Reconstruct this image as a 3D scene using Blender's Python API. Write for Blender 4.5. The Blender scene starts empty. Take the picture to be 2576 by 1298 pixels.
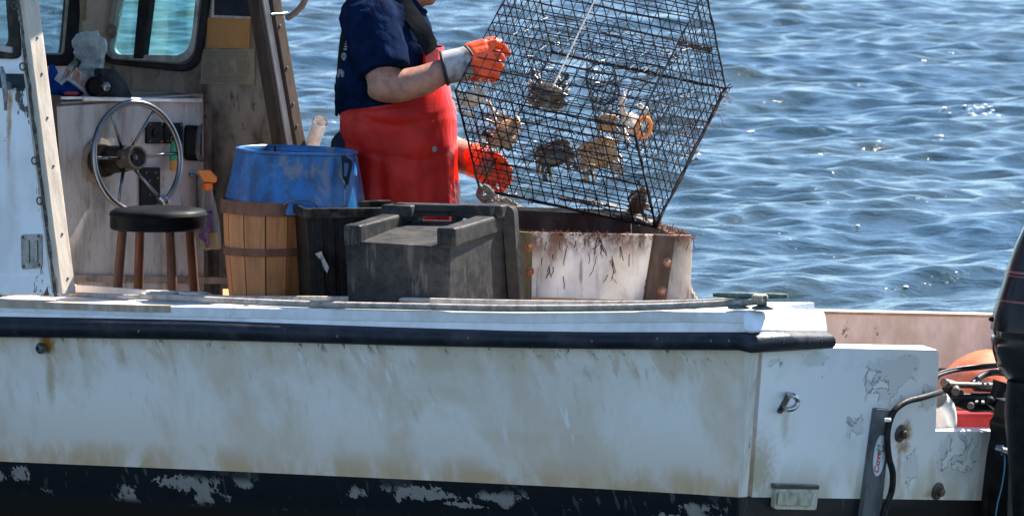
import bpy, bmesh, math, random
import numpy as np
from mathutils import Vector, Matrix, noise as mnoise

V = Vector
R = math.radians
random.seed(7)
SC = bpy.context.scene
COL = SC.collection

# ------------------------------------------------------------------ camera
PITCH = R(4.5)
DIST = 22.0
CZ = 1.06                       # height of the aim point above the water
FPX = 760.0 * DIST              # focal length in px of a 2576 px wide picture
SUN_AZ, SUN_EL = R(47), R(50)   # azimuth from +Y towards +X
CAM = V((0, -DIST * math.cos(PITCH), CZ + DIST * math.sin(PITCH)))
cd = bpy.data.cameras.new('camera')
cam = bpy.data.objects.new('camera', cd)
COL.objects.link(cam)
cam.location = CAM
cam.rotation_euler = (math.pi / 2 - PITCH, 0, 0)
cd.lens = 36.0 * FPX / 2576.0
cd.sensor_width = 36.0
cd.clip_start = 1.0
cd.clip_end = 20000
cd.dof.use_dof = True
cd.dof.focus_distance = DIST
cd.dof.aperture_fstop = 18
SC.camera = cam

# ------------------------------------------------------------------ sky, sun, exposure
w = bpy.data.worlds.new('World')
SC.world = w
w.use_nodes = True
wt = w.node_tree
for n in list(wt.nodes):
    wt.nodes.remove(n)
sky = wt.nodes.new('ShaderNodeTexSky')
sky.sky_type = 'NISHITA'
sky.sun_disc = False
sky.sun_elevation = SUN_EL
sky.sun_rotation = SUN_AZ
sky.air_density = 1.0
sky.dust_density = 0.0
sky.ozone_density = 5.0
bg = wt.nodes.new('ShaderNodeBackground')
bg.inputs[1].default_value = 0.076
wo = wt.nodes.new('ShaderNodeOutputWorld')
wt.links.new(sky.outputs[0], bg.inputs[0])
wt.links.new(bg.outputs[0], wo.inputs[0])
sl = bpy.data.lights.new('sun', 'SUN')
sl.energy = 5.0
sl.angle = R(0.53)
sl.color = (1.0, 0.95, 0.87)
so = bpy.data.objects.new('sun', sl)
COL.objects.link(so)
SUNV = V((math.sin(SUN_AZ) * math.cos(SUN_EL), math.cos(SUN_AZ) * math.cos(SUN_EL), math.sin(SUN_EL)))
so.rotation_euler = SUNV.to_track_quat('Z', 'Y').to_euler()
so.location = SUNV * 60
SC.view_settings.view_transform = 'Standard'
SC.view_settings.look = 'None'
SC.view_settings.exposure = 1.97
SC.view_settings.gamma = 1.0
SC.cycles.use_denoising = True
SC.cycles.max_bounces = 8
SC.cycles.transparent_max_bounces = 16

# ------------------------------------------------------------------ measuring helpers: a pixel of the 2576 px wide picture -> a point in the world
FWD = V((0, math.cos(PITCH), -math.sin(PITCH)))
UP = V((0, math.sin(PITCH), math.cos(PITCH)))
RT = V((1, 0, 0))

def ray(px, py):
    return (FWD * FPX + RT * (px - 1288.0) + UP * (649.0 - py)).normalized()

def onplane(px, py, p, n):
    d = ray(px, py)
    return CAM + d * ((p - CAM).dot(n) / d.dot(n))

def S(px, py, Y):
    return onplane(px, py, V((0, Y, 0)), V((0, 1, 0)))

def onz(px, py, z):
    return onplane(px, py, V((0, 0, z)), V((0, 0, 1)))

def m(px):
    return px / 760.0

PSI = R(40)
FW = V((-math.cos(PSI), math.sin(PSI), 0))   # towards the bow
AF = -FW                                      # aft
SB = V((math.sin(PSI), math.cos(PSI), 0))     # to starboard
ZU = V((0, 0, 1))

# ------------------------------------------------------------------ object helpers
def tag(o, label=None, cat=None, group=None, kind=None):
    if label: o['label'] = label
    if cat: o['category'] = cat
    if group: o['group'] = group
    if kind: o['kind'] = kind
    return o

def thing(name, label, cat, loc, group=None):
    o = bpy.data.objects.new(name, None)
    COL.objects.link(o)
    o.location = loc
    o.empty_display_size = 0.1
    tag(o, label, cat, group)
    return o

def top_of(o):
    """World location of a parent made by thing()/obj(): Empties carry it, meshes sit at the origin of their parent."""
    v = V((0, 0, 0))
    while o is not None:
        v = v + o.location
        o = o.parent
    return v

class MB:
    """collects shapes (world coordinates) and links them as ONE mesh object"""
    def __init__(self):
        self.v, self.f, self.mi, self.cur = [], [], [], 0

    def add(self, vs, fs):
        b = len(self.v)
        self.v += [tuple(p) for p in vs]
        for f in fs:
            self.f.append(tuple(b + i for i in f))
            self.mi.append(self.cur)
        return self

    def box(self, c, size, ax=None):
        ax = ax or (RT, V((0, 1, 0)), ZU)
        c = V(c)
        vs = []
        for k in range(8):
            s = [(-.5 if not (k >> i) & 1 else .5) * size[i] for i in range(3)]
            vs.append(c + ax[0] * s[0] + ax[1] * s[1] + ax[2] * s[2])
        return self.add(vs, [(0, 2, 3, 1), (4, 5, 7, 6), (0, 1, 5, 4), (2, 6, 7, 3), (0, 4, 6, 2), (1, 3, 7, 5)])

    def hexa(self, q0, q1):
        """solid between two matching polygons (each in order)"""
        n = len(q0)
        fs = [tuple(range(n))[::-1], tuple(range(n, 2 * n))]
        for i in range(n):
            j = (i + 1) % n
            fs.append((i, j, n + j, n + i))
        return self.add(list(q0) + list(q1), fs)

    def prism(self, poly, ext):
        return self.hexa(poly, [V(p) + V(ext) for p in poly])

    def rings(self, rings, cap=True, closed=True):
        n = len(rings[0])
        vs = [p for r in rings for p in r]
        fs = []
        for a in range(len(rings) - 1):
            for i in range(n if closed else n - 1):
                j = (i + 1) % n
                fs.append((a * n + i, a * n + j, (a + 1) * n + j, (a + 1) * n + i))
        if cap and closed:
            fs.append(tuple(range(n))[::-1])
            k = (len(rings) - 1) * n
            fs.append(tuple(range(k, k + n)))
        return self.add(vs, fs)

    def tube(self, pts, rad, seg=10, cap=True, flat=1.0, up=None):
        """sweep of a circle (or flattened circle) along a polyline"""
        pts = [V(p) for p in pts]
        n = len(pts)
        rr = rad if isinstance(rad, (list, tuple)) else [rad] * n
        t = [(pts[min(i + 1, n - 1)] - pts[max(i - 1, 0)]).normalized() for i in range(n)]
        ref = V(up) if up is not None else (ZU if abs(t[0].z) < .9 else RT)
        u = (ref - t[0] * ref.dot(t[0])).normalized()
        rg = []
        for i in range(n):
            r0 = V(up) if up is not None else u
            uu = r0 - t[i] * r0.dot(t[i])
            u = uu.normalized() if uu.length > 1e-6 else u
            w_ = t[i].cross(u)
            rg.append([pts[i] + (u * math.cos(2 * math.pi * k / seg) * flat + w_ * math.sin(2 * math.pi * k / seg)) * rr[i] for k in range(seg)])
        return self.rings(rg, cap)

    def lathe(self, prof, c, axis=ZU, seg=32, cap=True):
        """prof: (radius, height along the axis)"""
        axis = V(axis).normalized()
        u = axis.cross(RT if abs(axis.x) < .9 else ZU).normalized()
        w_ = axis.cross(u)
        rg = [[V(c) + axis * h + (u * math.cos(2 * math.pi * k / seg) + w_ * math.sin(2 * math.pi * k / seg)) * max(r, 1e-4) for k in range(seg)] for r, h in prof]
        return self.rings(rg, cap)

    def ell(self, c, r, ax=None, seg=16, rows=10):
        ax = ax or (RT, V((0, 1, 0)), ZU)
        c = V(c)
        if not isinstance(r, (tuple, list)):
            r = (r, r, r)
        rg = []
        for a in range(1, rows):
            th = math.pi * a / rows
            rg.append([c + ax[0] * r[0] * math.sin(th) * math.cos(2 * math.pi * k / seg) + ax[1] * r[1] * math.sin(th) * math.sin(2 * math.pi * k / seg) - ax[2] * r[2] * math.cos(th) for k in range(seg)])
        return self.rings(rg, True)

    def chain(self, pts, rad, seg=12):
        """limb of spheres and tapered links, for a remesh union"""
        pts = [V(p) for p in pts]
        for p, r in zip(pts, rad):
            self.ell(p, r, None, seg, 8)
        for i in range(len(pts) - 1):
            self.tube([pts[i], pts[i + 1]], [rad[i], rad[i + 1]], seg)
        return self

    def slab(self, outer, thick, holes=(), back=None):
        """flat plate with holes; outer and holes are world points on one plane, thick a vector to its back"""
        bm = bmesh.new()
        loops = []
        for lp in [outer] + list(holes):
            vs = [bm.verts.new(V(p)) for p in lp]
            es = [bm.edges.new((vs[i], vs[(i + 1) % len(vs)])) for i in range(len(vs))]
            loops.append((vs, es))
        es = [e for l in loops for e in l[1]]
        bmesh.ops.triangle_fill(bm, edges=es, use_beauty=True)
        bm.verts.index_update()
        base = [v.co.copy() for v in bm.verts]
        fs = [tuple(v.index for v in f.verts) for f in bm.faces]
        n = len(base)
        ths = [V(thick)] * n
        allv = base + [base[i] + ths[i] for i in range(n)]
        out = list(fs) + [tuple(n + i for i in f[::-1]) for f in fs]
        for vs, _ in loops:
            ids = [v.index for v in vs]
            for i in range(len(ids)):
                j = (i + 1) % len(ids)
                out.append((ids[i], ids[j], n + ids[j], n + ids[i]))
        bm.free()
        return self.add(allv, out)

    def build(self, name, mats, parent=None, smooth=None, bevel=0, seg=2, remesh=0, sm=6, sub=0, disp=None):
        me = bpy.data.meshes.new(name)
        off = top_of(parent) if parent is not None else V((0, 0, 0))
        if parent is None:
            a = np.array(self.v)
            off = V(((a[:, 0].min() + a[:, 0].max()) / 2, (a[:, 1].min() + a[:, 1].max()) / 2, a[:, 2].min()))
        me.from_pydata([(p[0] - off.x, p[1] - off.y, p[2] - off.z) for p in self.v], [], self.f)
        mats = mats if isinstance(mats, (list, tuple)) else [mats]
        for mt in mats:
            me.materials.append(mt)
        me.polygons.foreach_set('material_index', self.mi)
        bm = bmesh.new()
        bm.from_mesh(me)
        bmesh.ops.recalc_face_normals(bm, faces=bm.faces)
        bm.to_mesh(me)
        bm.free()
        o = bpy.data.objects.new(name, me)
        COL.objects.link(o)
        if parent is not None:
            o.parent = parent
        else:
            o.location = off
        if remesh:
            md = o.modifiers.new('remesh', 'REMESH')
            md.mode = 'VOXEL'
            md.voxel_size = remesh
            md.use_smooth_shade = True
            if sm:
                s_ = o.modifiers.new('smooth', 'SMOOTH')
                s_.factor = .5
                s_.iterations = sm
            smooth = 180
        if bevel:
            b = o.modifiers.new('bevel', 'BEVEL')
            b.width = bevel
            b.segments = seg
            b.limit_method = 'ANGLE'
            b.angle_limit = R(35)
        if sub:
            s_ = o.modifiers.new('sub', 'SUBSURF')
            s_.levels = s_.render_levels = sub
        if disp:
            strength, size = disp
            tx = bpy.data.textures.new(name + '_folds', 'CLOUDS')
            tx.noise_scale = size
            tx.noise_depth = 2
            d = o.modifiers.new('folds', 'DISPLACE')
            d.texture = tx
            d.strength = strength
            d.mid_level = .5
            d.texture_coords = 'GLOBAL'
        if smooth is None:
            smooth = 38
        if smooth:
            me.polygons.foreach_set('use_smooth', [True] * len(me.polygons))
            if smooth < 180:
                try:
                    me.set_sharp_from_angle(angle=R(smooth))
                except Exception:
                    pass
        return o

def bez(pts, n=24):
    """smooth (Catmull-Rom) curve through points"""
    P = [V(p) for p in pts]
    P = [P[0] * 2 - P[1]] + P + [P[-1] * 2 - P[-2]]
    out = []
    k = len(P) - 3
    per = max(2, n // k)
    for i in range(k):
        p0, p1, p2, p3 = P[i:i + 4]
        for j in range(per):
            t = j / per
            out.append(.5 * ((2 * p1) + (p2 - p0) * t + (2 * p0 - 5 * p1 + 4 * p2 - p3) * t * t + (3 * p1 - p0 - 3 * p2 + p3) * t ** 3))
    out.append(P[-2])
    return out

def lin(tab, x):
    xs = [t[0] for t in tab]
    return [float(np.interp(x, xs, [t[i] for t in tab])) for i in range(1, len(tab[0]))]

def rounded(poly, r, n=5):
    """round the corners of a planar polygon; r one radius or one per corner"""
    P = [V(p) for p in poly]
    k = len(P)
    rs = r if isinstance(r, (list, tuple)) else [r] * k
    out = []
    for i in range(k):
        a, b, c = P[i - 1], P[i], P[(i + 1) % k]
        if rs[i] <= 0:
            out.append(b)
            continue
        d1, d2 = (a - b), (c - b)
        q = min(rs[i], d1.length * .49, d2.length * .49)
        s1, s2 = b + d1.normalized() * q, b + d2.normalized() * q
        for j in range(n + 1):
            t = j / n
            out.append(s1 * (1 - t) ** 2 + b * 2 * t * (1 - t) + s2 * t * t)
    return out

# ------------------------------------------------------------------ materials
class NT:
    def __init__(self, name):
        self.m = bpy.data.materials.new(name)
        self.m.use_nodes = True
        self.t = self.m.node_tree
        self.b = self.t.nodes['Principled BSDF']
        self.out = self.t.nodes['Material Output']
        g = self.t.nodes.new('ShaderNodeNewGeometry')
        self.pos = g.outputs['Position']
        self.geo = g

    def set(self, sock, v):
        if isinstance(v, bpy.types.NodeSocket):
            self.t.links.new(v, sock)
        elif isinstance(v, (tuple, list)) and len(v) == 3 and sock.type == 'RGBA':
            sock.default_value = (*v, 1)
        else:
            sock.default_value = v

    def P(self, **k):
        names = dict(color='Base Color', rough='Roughness', metal='Metallic', normal='Normal', ior='IOR', spec='Specular IOR Level', trans='Transmission Weight', alpha='Alpha', coat='Coat Weight', coatrough='Coat Roughness', sheen='Sheen Weight', sss='Subsurface Weight')
        for a, v in k.items():
            self.set(self.b.inputs[names[a]], v)
        return self

    def mp(self, scale=(1, 1, 1), loc=(0, 0, 0), rot=(0, 0, 0), vec=None):
        n = self.t.nodes.new('ShaderNodeMapping')
        self.t.links.new(vec or self.pos, n.inputs[0])
        n.inputs['Scale'].default_value = scale
        n.inputs['Location'].default_value = loc
        n.inputs['Rotation'].default_value = rot
        return n.outputs[0]

    def noise(self, scale, detail=4, rough=.55, vec=None, dist=0.0):
        n = self.t.nodes.new('ShaderNodeTexNoise')
        self.t.links.new(vec or self.pos, n.inputs['Vector'])
        n.inputs['Scale'].default_value = scale
        n.inputs['Detail'].default_value = detail
        n.inputs['Roughness'].default_value = rough
        n.inputs['Distortion'].default_value = dist
        return n.outputs[0]

    def ramp(self, f, a, b, lo=0.0, hi=1.0, smooth=True):
        n = self.t.nodes.new('ShaderNodeMapRange')
        n.interpolation_type = 'SMOOTHSTEP' if smooth else 'LINEAR'
        self.set(n.inputs['Value'], f)
        n.inputs['From Min'].default_value = a
        n.inputs['From Max'].default_value = b
        n.inputs['To Min'].default_value = lo
        n.inputs['To Max'].default_value = hi
        return n.outputs[0]

    def mix(self, f, a, b, mode='MIX'):
        n = self.t.nodes.new('ShaderNodeMix')
        n.data_type = 'RGBA'
        n.blend_type = mode
        self.set(n.inputs[0], f)
        self.set(n.inputs[6], a if isinstance(a, bpy.types.NodeSocket) else tuple(a))
        self.set(n.inputs[7], b if isinstance(b, bpy.types.NodeSocket) else tuple(b))
        return n.outputs[2]

    def math(self, op, a, b=0.0, c=0.0):
        n = self.t.nodes.new('ShaderNodeMath')
        n.operation = op
        self.set(n.inputs[0], a)
        self.set(n.inputs[1], b)
        if op == 'MULTIPLY_ADD':
            self.set(n.inputs[2], c)
        return n.outputs[0]

    def dot(self, v, vec=None):
        n = self.t.nodes.new('ShaderNodeVectorMath')
        n.operation = 'DOT_PRODUCT'
        self.t.links.new(vec or self.pos, n.inputs[0])
        n.inputs[1].default_value = tuple(v)
        return n.outputs['Value']

    def spot(self, p, rx, rz, along=None, soft=.6, wob=0.0):
        """elliptic mask round a world point, rx along `along`, rz up"""
        along = along or V((1, 0, 0))
        q = self.math('MULTIPLY', self.math('SUBTRACT', self.dot(along), V(p).dot(along)), 1 / rx)
        h = self.math('MULTIPLY', self.math('SUBTRACT', self.dot(ZU), p.z), 1 / rz)
        d = self.math('SQRT', self.math('ADD', self.math('MULTIPLY', q, q), self.math('MULTIPLY', h, h)))
        if wob:
            d = self.math('ADD', d, self.math('MULTIPLY', self.math('SUBTRACT', self.noise(60, 3), .5), wob))
        return self.ramp(d, 1.0 - soft, 1.0, 1.0, 0.0)

    def bump(self, h, strength=.3, dist=.01, normal=None):
        n = self.t.nodes.new('ShaderNodeBump')
        n.inputs['Strength'].default_value = strength
        n.inputs['Distance'].default_value = dist
        self.set(n.inputs['Height'], h)
        if normal:
            self.t.links.new(normal, n.inputs['Normal'])
        return n.outputs[0]

def wear(name, base, dirt=None, amt=.5, scale=6, streak=1.0, rough=.5, metal=0, bump=.15, bscale=60, specks=None, speck_amt=.62, spec=None, speck_scale=40, speck_soft=.05):
    if spec is None: spec = .5 if metal or max(base) > .3 else (.10 if rough < .6 else .05)
    """worn surface: base colour, blotchy dirt (streak < 1 stretches it upright), small specks, fine bump"""
    n = NT(name)
    vec = n.mp((1, 1, streak))
    c = base
    f1 = n.noise(scale, 6, .62, vec)
    if dirt:
        c = n.mix(n.math('MULTIPLY', n.ramp(f1, .42, .68), amt), base, dirt)
    v = n.noise(scale * 3.1, 4, .6, vec)
    c = n.mix(n.ramp(v, .3, .7, 0, .35), c, tuple(x * .6 for x in base), 'MIX')
    if specks:
        c = n.mix(n.ramp(n.noise(speck_scale, 5, .7, vec), speck_amt, speck_amt + speck_soft), c, specks)
    n.P(color=c, rough=n.ramp(f1, .3, .7, max(.03, rough - .12), min(1, rough + .12)), metal=metal, spec=spec)
    if bump:
        n.P(normal=n.bump(n.noise(bscale, 4, .6, vec), bump, .01))
    return n.m

def plain(name, color, rough=.5, metal=0, spec=.5, var=.25, scale=14):
    n = NT(name)
    f = n.noise(scale, 5, .6)
    n.P(color=n.mix(n.ramp(f, .3, .7, 0, var), color, tuple(c * .45 for c in color)), rough=rough, metal=metal, spec=spec)
    n.P(normal=n.bump(n.noise(scale * 6, 3), .08, .01))
    return n.m

# ------------------------------------------------------------------ water
def water():
    rng = np.random.default_rng(11)
    # grid: fine inside the watched patch, coarse towards the horizon
    def axis(lo, hi, step, far_lo, far_hi):
        core = np.arange(lo, hi, step)
        a = []
        s_, x = step, lo
        while x > far_lo:
            s_ *= 1.22
            x -= s_
            a.append(x)
        b = []
        s_, x = step, core[-1]
        while x < far_hi:
            s_ *= 1.22
            x += s_
            b.append(x)
        return np.concatenate([np.array(a[::-1]), core, np.array(b)])
    xs = axis(-6.5, 6.5, .034, -6000, 6000)
    ys = axis(-8, 48, .04, -800, 9000)
    X, Y = np.meshgrid(xs, ys)
    Z = np.zeros_like(X)
    DX = np.zeros_like(X)
    DY = np.zeros_like(X)
    r = np.sqrt(X ** 2 + (Y - 10) ** 2)
    # waves run towards the camera with a spread
    comps = []
    for L, n, steep in ((5.0, 4, .020), (3.0, 6, .022), (1.8, 9, .025), (1.1, 12, .028), (.7, 16, .032), (.45, 22, .034), (.28, 26, .033), (.18, 30, .028)):
        for _ in range(n):
            l = L * rng.uniform(.75, 1.3)
            th = math.radians(-90 + 14 + rng.normal(0, 42))
            comps.append((l, th, steep * l / (2 * math.pi) * rng.uniform(.6, 1.3) * .96, rng.uniform(0, 6.28)))
    for l, th, a, ph in comps:
        k = 2 * math.pi / l
        arg = k * (X * math.cos(th) + Y * math.sin(th)) + ph
        fade = np.clip(l * 130 / np.maximum(r, 1) - .35, 0, 1) if l < 3 else np.clip(l * 60 / np.maximum(r, 1) - .2, 0, 1)
        a_ = a * fade
        gap = np.maximum(np.gradient(ys)[:, None], np.gradient(xs)[None, :])
        a_ = a_ * np.clip(1.6 - gap * 5 / l, 0, 1)
        Z += a_ * np.cos(arg)
        DX -= a_ * math.cos(th) * np.sin(arg) * .15
        DY -= a_ * math.sin(th) * np.sin(arg) * .15
    co = np.stack([X + DX, Y + DY, Z], -1).reshape(-1, 3)
    ny, nx = X.shape
    idx = np.arange(nx * ny).reshape(ny, nx)
    q = np.stack([idx[:-1, :-1], idx[:-1, 1:], idx[1:, 1:], idx[1:, :-1]], -1).reshape(-1, 4)
    me = bpy.data.meshes.new('water')
    me.vertices.add(len(co))
    me.vertices.foreach_set('co', co.ravel())
    me.loops.add(q.size)
    me.loops.foreach_set('vertex_index', q.ravel())
    me.polygons.add(len(q))
    me.polygons.foreach_set('loop_start', np.arange(0, q.size, 4))
    me.polygons.foreach_set('loop_total', np.full(len(q), 4))
    me.polygons.foreach_set('use_smooth', np.ones(len(q), bool))
    me.update()
    me.validate()
    n = NT('sea_water')
    v1 = n.mp((1.0, 1.5, 1.0), rot=(0, 0, R(12)))
    h = n.math('ADD', n.math('MULTIPLY', n.noise(5.0, 4, .55, v1), .65), n.math('MULTIPLY', n.noise(17, 3, .55, v1), .22))
    n.P(color=n.mix(n.ramp(n.noise(.5, 2), .3, .7), (.008, .022, .030), (.018, .029, .026)), rough=.16, ior=1.333, spec=.5, normal=n.bump(h, .85, .05))
    me.materials.append(n.m)
    o = bpy.data.objects.new('water', me)
    COL.objects.link(o)
    o['kind'] = 'structure'
    me['n'] = 1
    def h(x, y):
        i = min(len(ys) - 1, max(0, int(np.searchsorted(ys, y))))
        j = min(len(xs) - 1, max(0, int(np.searchsorted(xs, x))))
        return float(Z[i, j])
    return h

wave_height = water()

# ================================================================== THE BOAT
C0 = S(1885, 880, -1.6)                         # port corner of the transom, under the rub rail
boat = thing('fishing_boat', 'weathered white work boat with black rub rail, open wheelhouse and outboard well', 'boat', V((C0.x - .3, C0.y + .9, 0)))
HN = -SB                                        # outward normal of the port side

def hull(px, py, off=0.0):                      # point on the port side, off = metres inboard
    return onplane(px, py, C0 + SB * off, HN)

RAKE = (AF - ZU * .20).normalized()             # transom leans: its face looks slightly down
def tran(px, py, off=0.0):                      # point on the transom, off = metres aft
    return onplane(px, py, C0 + RAKE * off, RAKE)

# ---- materials of the hull
def hull_mat():
    n = NT('stained_gelcoat')
    pl0, pl1 = hull(0, 1160, .10), hull(1870, 1250, .10)
    # height above the sloping paint line
    kx = (pl1.z - pl0.z) / (pl1.x - pl0.x)
    h = n.math('SUBTRACT', n.math('SUBTRACT', n.dot(ZU), n.math('MULTIPLY', n.math('SUBTRACT', n.dot(RT), pl0.x), kx)), pl0.z)
    big = n.noise(2.6, 5, .62, n.mp((1, 1, .75), rot=(0, .16, 0)), .35)
    streak = n.noise(13, 4, .6, n.mp((1, 1, .10), rot=(0, .13, 0)))
    fine = n.noise(40, 5, .65)
    t1 = n.math('MULTIPLY', n.ramp(n.math('ADD', n.math('MULTIPLY', big, .80), n.math('MULTIPLY', n.noise(12, 5, .62, n.mp((1, 1, .5), rot=(0, .08, 0))), .20)), .38, .62), .85)
    low = n.math('MAXIMUM', n.math('MULTIPLY', n.ramp(h, .0, .15, 1, 0), n.ramp(n.noise(6, 6, .68, n.mp((1, 1, .55)), .3), .30, .60, .2, 1)), n.ramp(h, .02, .30, .34, 0))
    top = n.math('MULTIPLY', n.ramp(h, .30, .40, 0, .75), n.ramp(streak, .42, .62))
    tan = n.math('MAXIMUM', n.math('MULTIPLY', t1, .9), n.math('MAXIMUM', low, top))
    c = n.mix(tan, (.84, .795, .74), (.62, .48, .345))
    c = n.mix(n.math('MULTIPLY', low, .68), c, (.52, .325, .15))
    c = n.mix(n.ramp(streak, .56, .78, 0, .25), c, (.50, .39, .28))
    # pale scrapes where fenders rubbed
    sc = n.noise(26, 2, .5, n.mp((1, 1, .045), rot=(0, .16, 0)))
    c = n.mix(n.math('MULTIPLY', n.ramp(sc, .655, .70), n.math('MULTIPLY', n.ramp(n.noise(3, 2), .46, .56), n.ramp(h, .1, .2))), c, (.78, .77, .74))
    c = n.mix(n.ramp(fine, .68, .75, 0, .3), c, (.25, .23, .18))
    # rubbed-in grime hanging from the rail
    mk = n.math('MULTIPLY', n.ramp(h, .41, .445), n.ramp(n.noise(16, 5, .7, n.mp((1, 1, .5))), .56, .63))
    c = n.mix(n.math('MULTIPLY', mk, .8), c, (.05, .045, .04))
    # rust round the drain fitting
    fit = hull(107, 872)
    c = n.mix(n.spot(fit + V((.016, 0, .012)), .038, .058, soft=.75, wob=1.1), c, (.34, .13, .015))
    c = n.mix(n.math('MULTIPLY', n.spot(fit + V((.022, 0, -.12)), .024, .13, soft=.9, wob=.8), .65), c, (.42, .27, .12))
    # long drips from the rail and a faint repair patch
    dr = n.noise(34, 3, .6, n.mp((1, 1, .02)))
    c = n.mix(n.math('MULTIPLY', n.ramp(dr, .58, .70, 0, .4), n.ramp(n.math('ADD', h, n.math('MULTIPLY', n.math('SUBTRACT', n.noise(9, 2), .5), .5)), .12, .40)), c, (.42, .35, .25))
    pa, pc = hull(1085, 915), hull(1680, 1095)
    rx_ = n.math('MULTIPLY', n.math('GREATER_THAN', n.dot(RT), pa.x), n.math('LESS_THAN', n.dot(RT), pc.x))
    rz_ = n.math('MULTIPLY', n.math('LESS_THAN', h, .365), n.math('GREATER_THAN', h, .175))
    c = n.mix(n.math('MULTIPLY', n.math('MULTIPLY', rx_, rz_), .16), c, (.80, .76, .70))
    n.P(color=c, rough=n.ramp(big, .3, .7, .34, .55), spec=.45, normal=n.bump(n.noise(7, 3), .05, .02))
    return n.m

def bottom_mat():
    n = NT('chipped_bottom_paint')
    pl0, pl1 = hull(0, 1160, .10), hull(1870, 1250, .10)
    kx = (pl1.z - pl0.z) / (pl1.x - pl0.x)
    h = n.math('SUBTRACT', n.math('SUBTRACT', n.dot(ZU), n.math('MULTIPLY', n.math('SUBTRACT', n.dot(RT), pl0.x), kx)), pl0.z)
    patch = n.noise(5.0, 2, .5, n.mp((1, 1, 1.6), loc=(3.1, .4, .0)))
    edge = n.noise(42, 8, .76, n.mp((1, 1, .8)))
    chips = n.math('ADD', n.math('MULTIPLY', n.ramp(patch, .45, .72), .30), n.math('MULTIPLY', edge, .62))
    band = n.math('MULTIPLY', n.ramp(h, -.135, -.105, 0, 1), n.ramp(h, -.05, -.015, 1, .1))
    ch = n.math('MULTIPLY', n.ramp(chips, .50, .52), band)
    for px, py, rx, rz in ((50, 1195, .05, .035), (455, 1220, .13, .032), (1070, 1246, .13, .033), (1165, 1276, .1, .012), (1740, 1284, .05, .02)):
        p = hull(px, py, .10)
        e2 = n.math('MULTIPLY', n.ramp(n.math('ADD', n.spot(p, rx * 1.15, rz * 1.2, soft=.95, wob=1.6), n.math('MULTIPLY', edge, 1.2)), 1.05, 1.09), 1.0)
        ch = n.math('MAXIMUM', ch, e2)
    slime = n.math('MULTIPLY', n.ramp(h, -.10, -.17), n.ramp(edge, .3, .7, .5, 1))
    c = n.mix(n.noise(20, 5), (.005, .007, .009), (.011, .013, .016))
    drip = n.math('MULTIPLY', n.ramp(n.noise(40, 2, .5, n.mp((1, 1, .03))), .64, .70, 0, .55), n.ramp(h, -.12, -.02, .2, 1))
    c = n.mix(drip, c, (.08, .11, .09))
    c = n.mix(ch, c, n.mix(n.noise(50, 3), (.30, .31, .30), (.22, .165, .12)))
    c = n.mix(slime, c, (.014, .010, .005))
    n.P(color=c, rough=n.ramp(h, -.08, -.16, .5, .85), spec=.2, normal=n.bump(ch, .4, .004))
    return n.m

def transom_mat():
    n = NT('peeling_transom_gelcoat')
    a, b = tran(1870, 1250), tran(2470, 1258)
    kx = (b.z - a.z) / (b.x - a.x)
    h = n.math('SUBTRACT', n.math('SUBTRACT', n.dot(ZU), n.math('MULTIPLY', n.math('SUBTRACT', n.dot(RT), a.x), kx)), a.z)
    c = (.86, .84, .80)
    big = n.noise(5, 5, .6)
    c = n.mix(n.ramp(big, .5, .7, 0, .3), c, (.50, .47, .40))
    low = n.math('MULTIPLY', n.ramp(h, .0, .17, 1, 0), n.ramp(n.noise(8, 5, .6, n.mp((1, 1, .4))), .38, .62))
    c = n.mix(n.math('MULTIPLY', low, .68), c, (.46, .36, .20))
    lw = n.spot(tran(1905, 1180), .085, .17, soft=.9, wob=.8)
    c = n.mix(n.math('MULTIPLY', lw, .7), c, (.40, .30, .15))
    # blistered and peeled areas: dark outline, greyer inside
    bl = n.noise(11, 4, .55, n.mp((1, 1, .9), loc=(.3, .2, .15)), .6)
    area = None
    for px, py, rx, rz in ((2230, 960, .12, .09), (2150, 1065, .035, .07), (2050, 905, .05, .03), (1950, 915, .03, .02), (2410, 1150, .09, .09), (2290, 1180, .03, .09), (2330, 1000, .05, .05), (2275, 920, .06, .04)):
        s_ = n.spot(tran(px, py), rx, rz, soft=.35, wob=.8)
        area = s_ if area is None else n.math('MAXIMUM', area, s_)
    inside = n.math('MULTIPLY', n.ramp(bl, .485, .495), area)
    ring = n.math('MULTIPLY', n.math('MULTIPLY', n.ramp(bl, .468, .482), n.ramp(bl, .490, .504, 1, 0)), area)
    c = n.mix(n.math('MULTIPLY', inside, .34), c, (.40, .40, .39))
    c = n.mix(n.math('MULTIPLY', ring, .75), c, (.14, .14, .14))
    ch = n.noise(24, 4, .6, n.mp((1, 1, .8)))
    c = n.mix(n.ramp(ch, .705, .72, 0, .8), c, (.20, .21, .22))
    for px, py, rx, rz, k in ((2281, 1085, .026, .055, 1.0), (2272, 1125, .032, .03, .9), (2262, 1150, .012, .12, .55), (2340, 1242, .04, .02, .7), (2345, 1195, .02, .1, .3), (1975, 1060, .018, .10, .4)):
        c = n.mix(n.math('MULTIPLY', n.spot(tran(px, py), rx, rz, soft=.85, wob=1.0), k), c, (.36, .20, .06))
    n.P(color=c, rough=.38, normal=n.bump(n.math('ADD', n.math('MULTIPLY', inside, -2.0), n.math('MULTIPLY', n.noise(6, 3), .4)), .25, .004))
    return n.m

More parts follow.
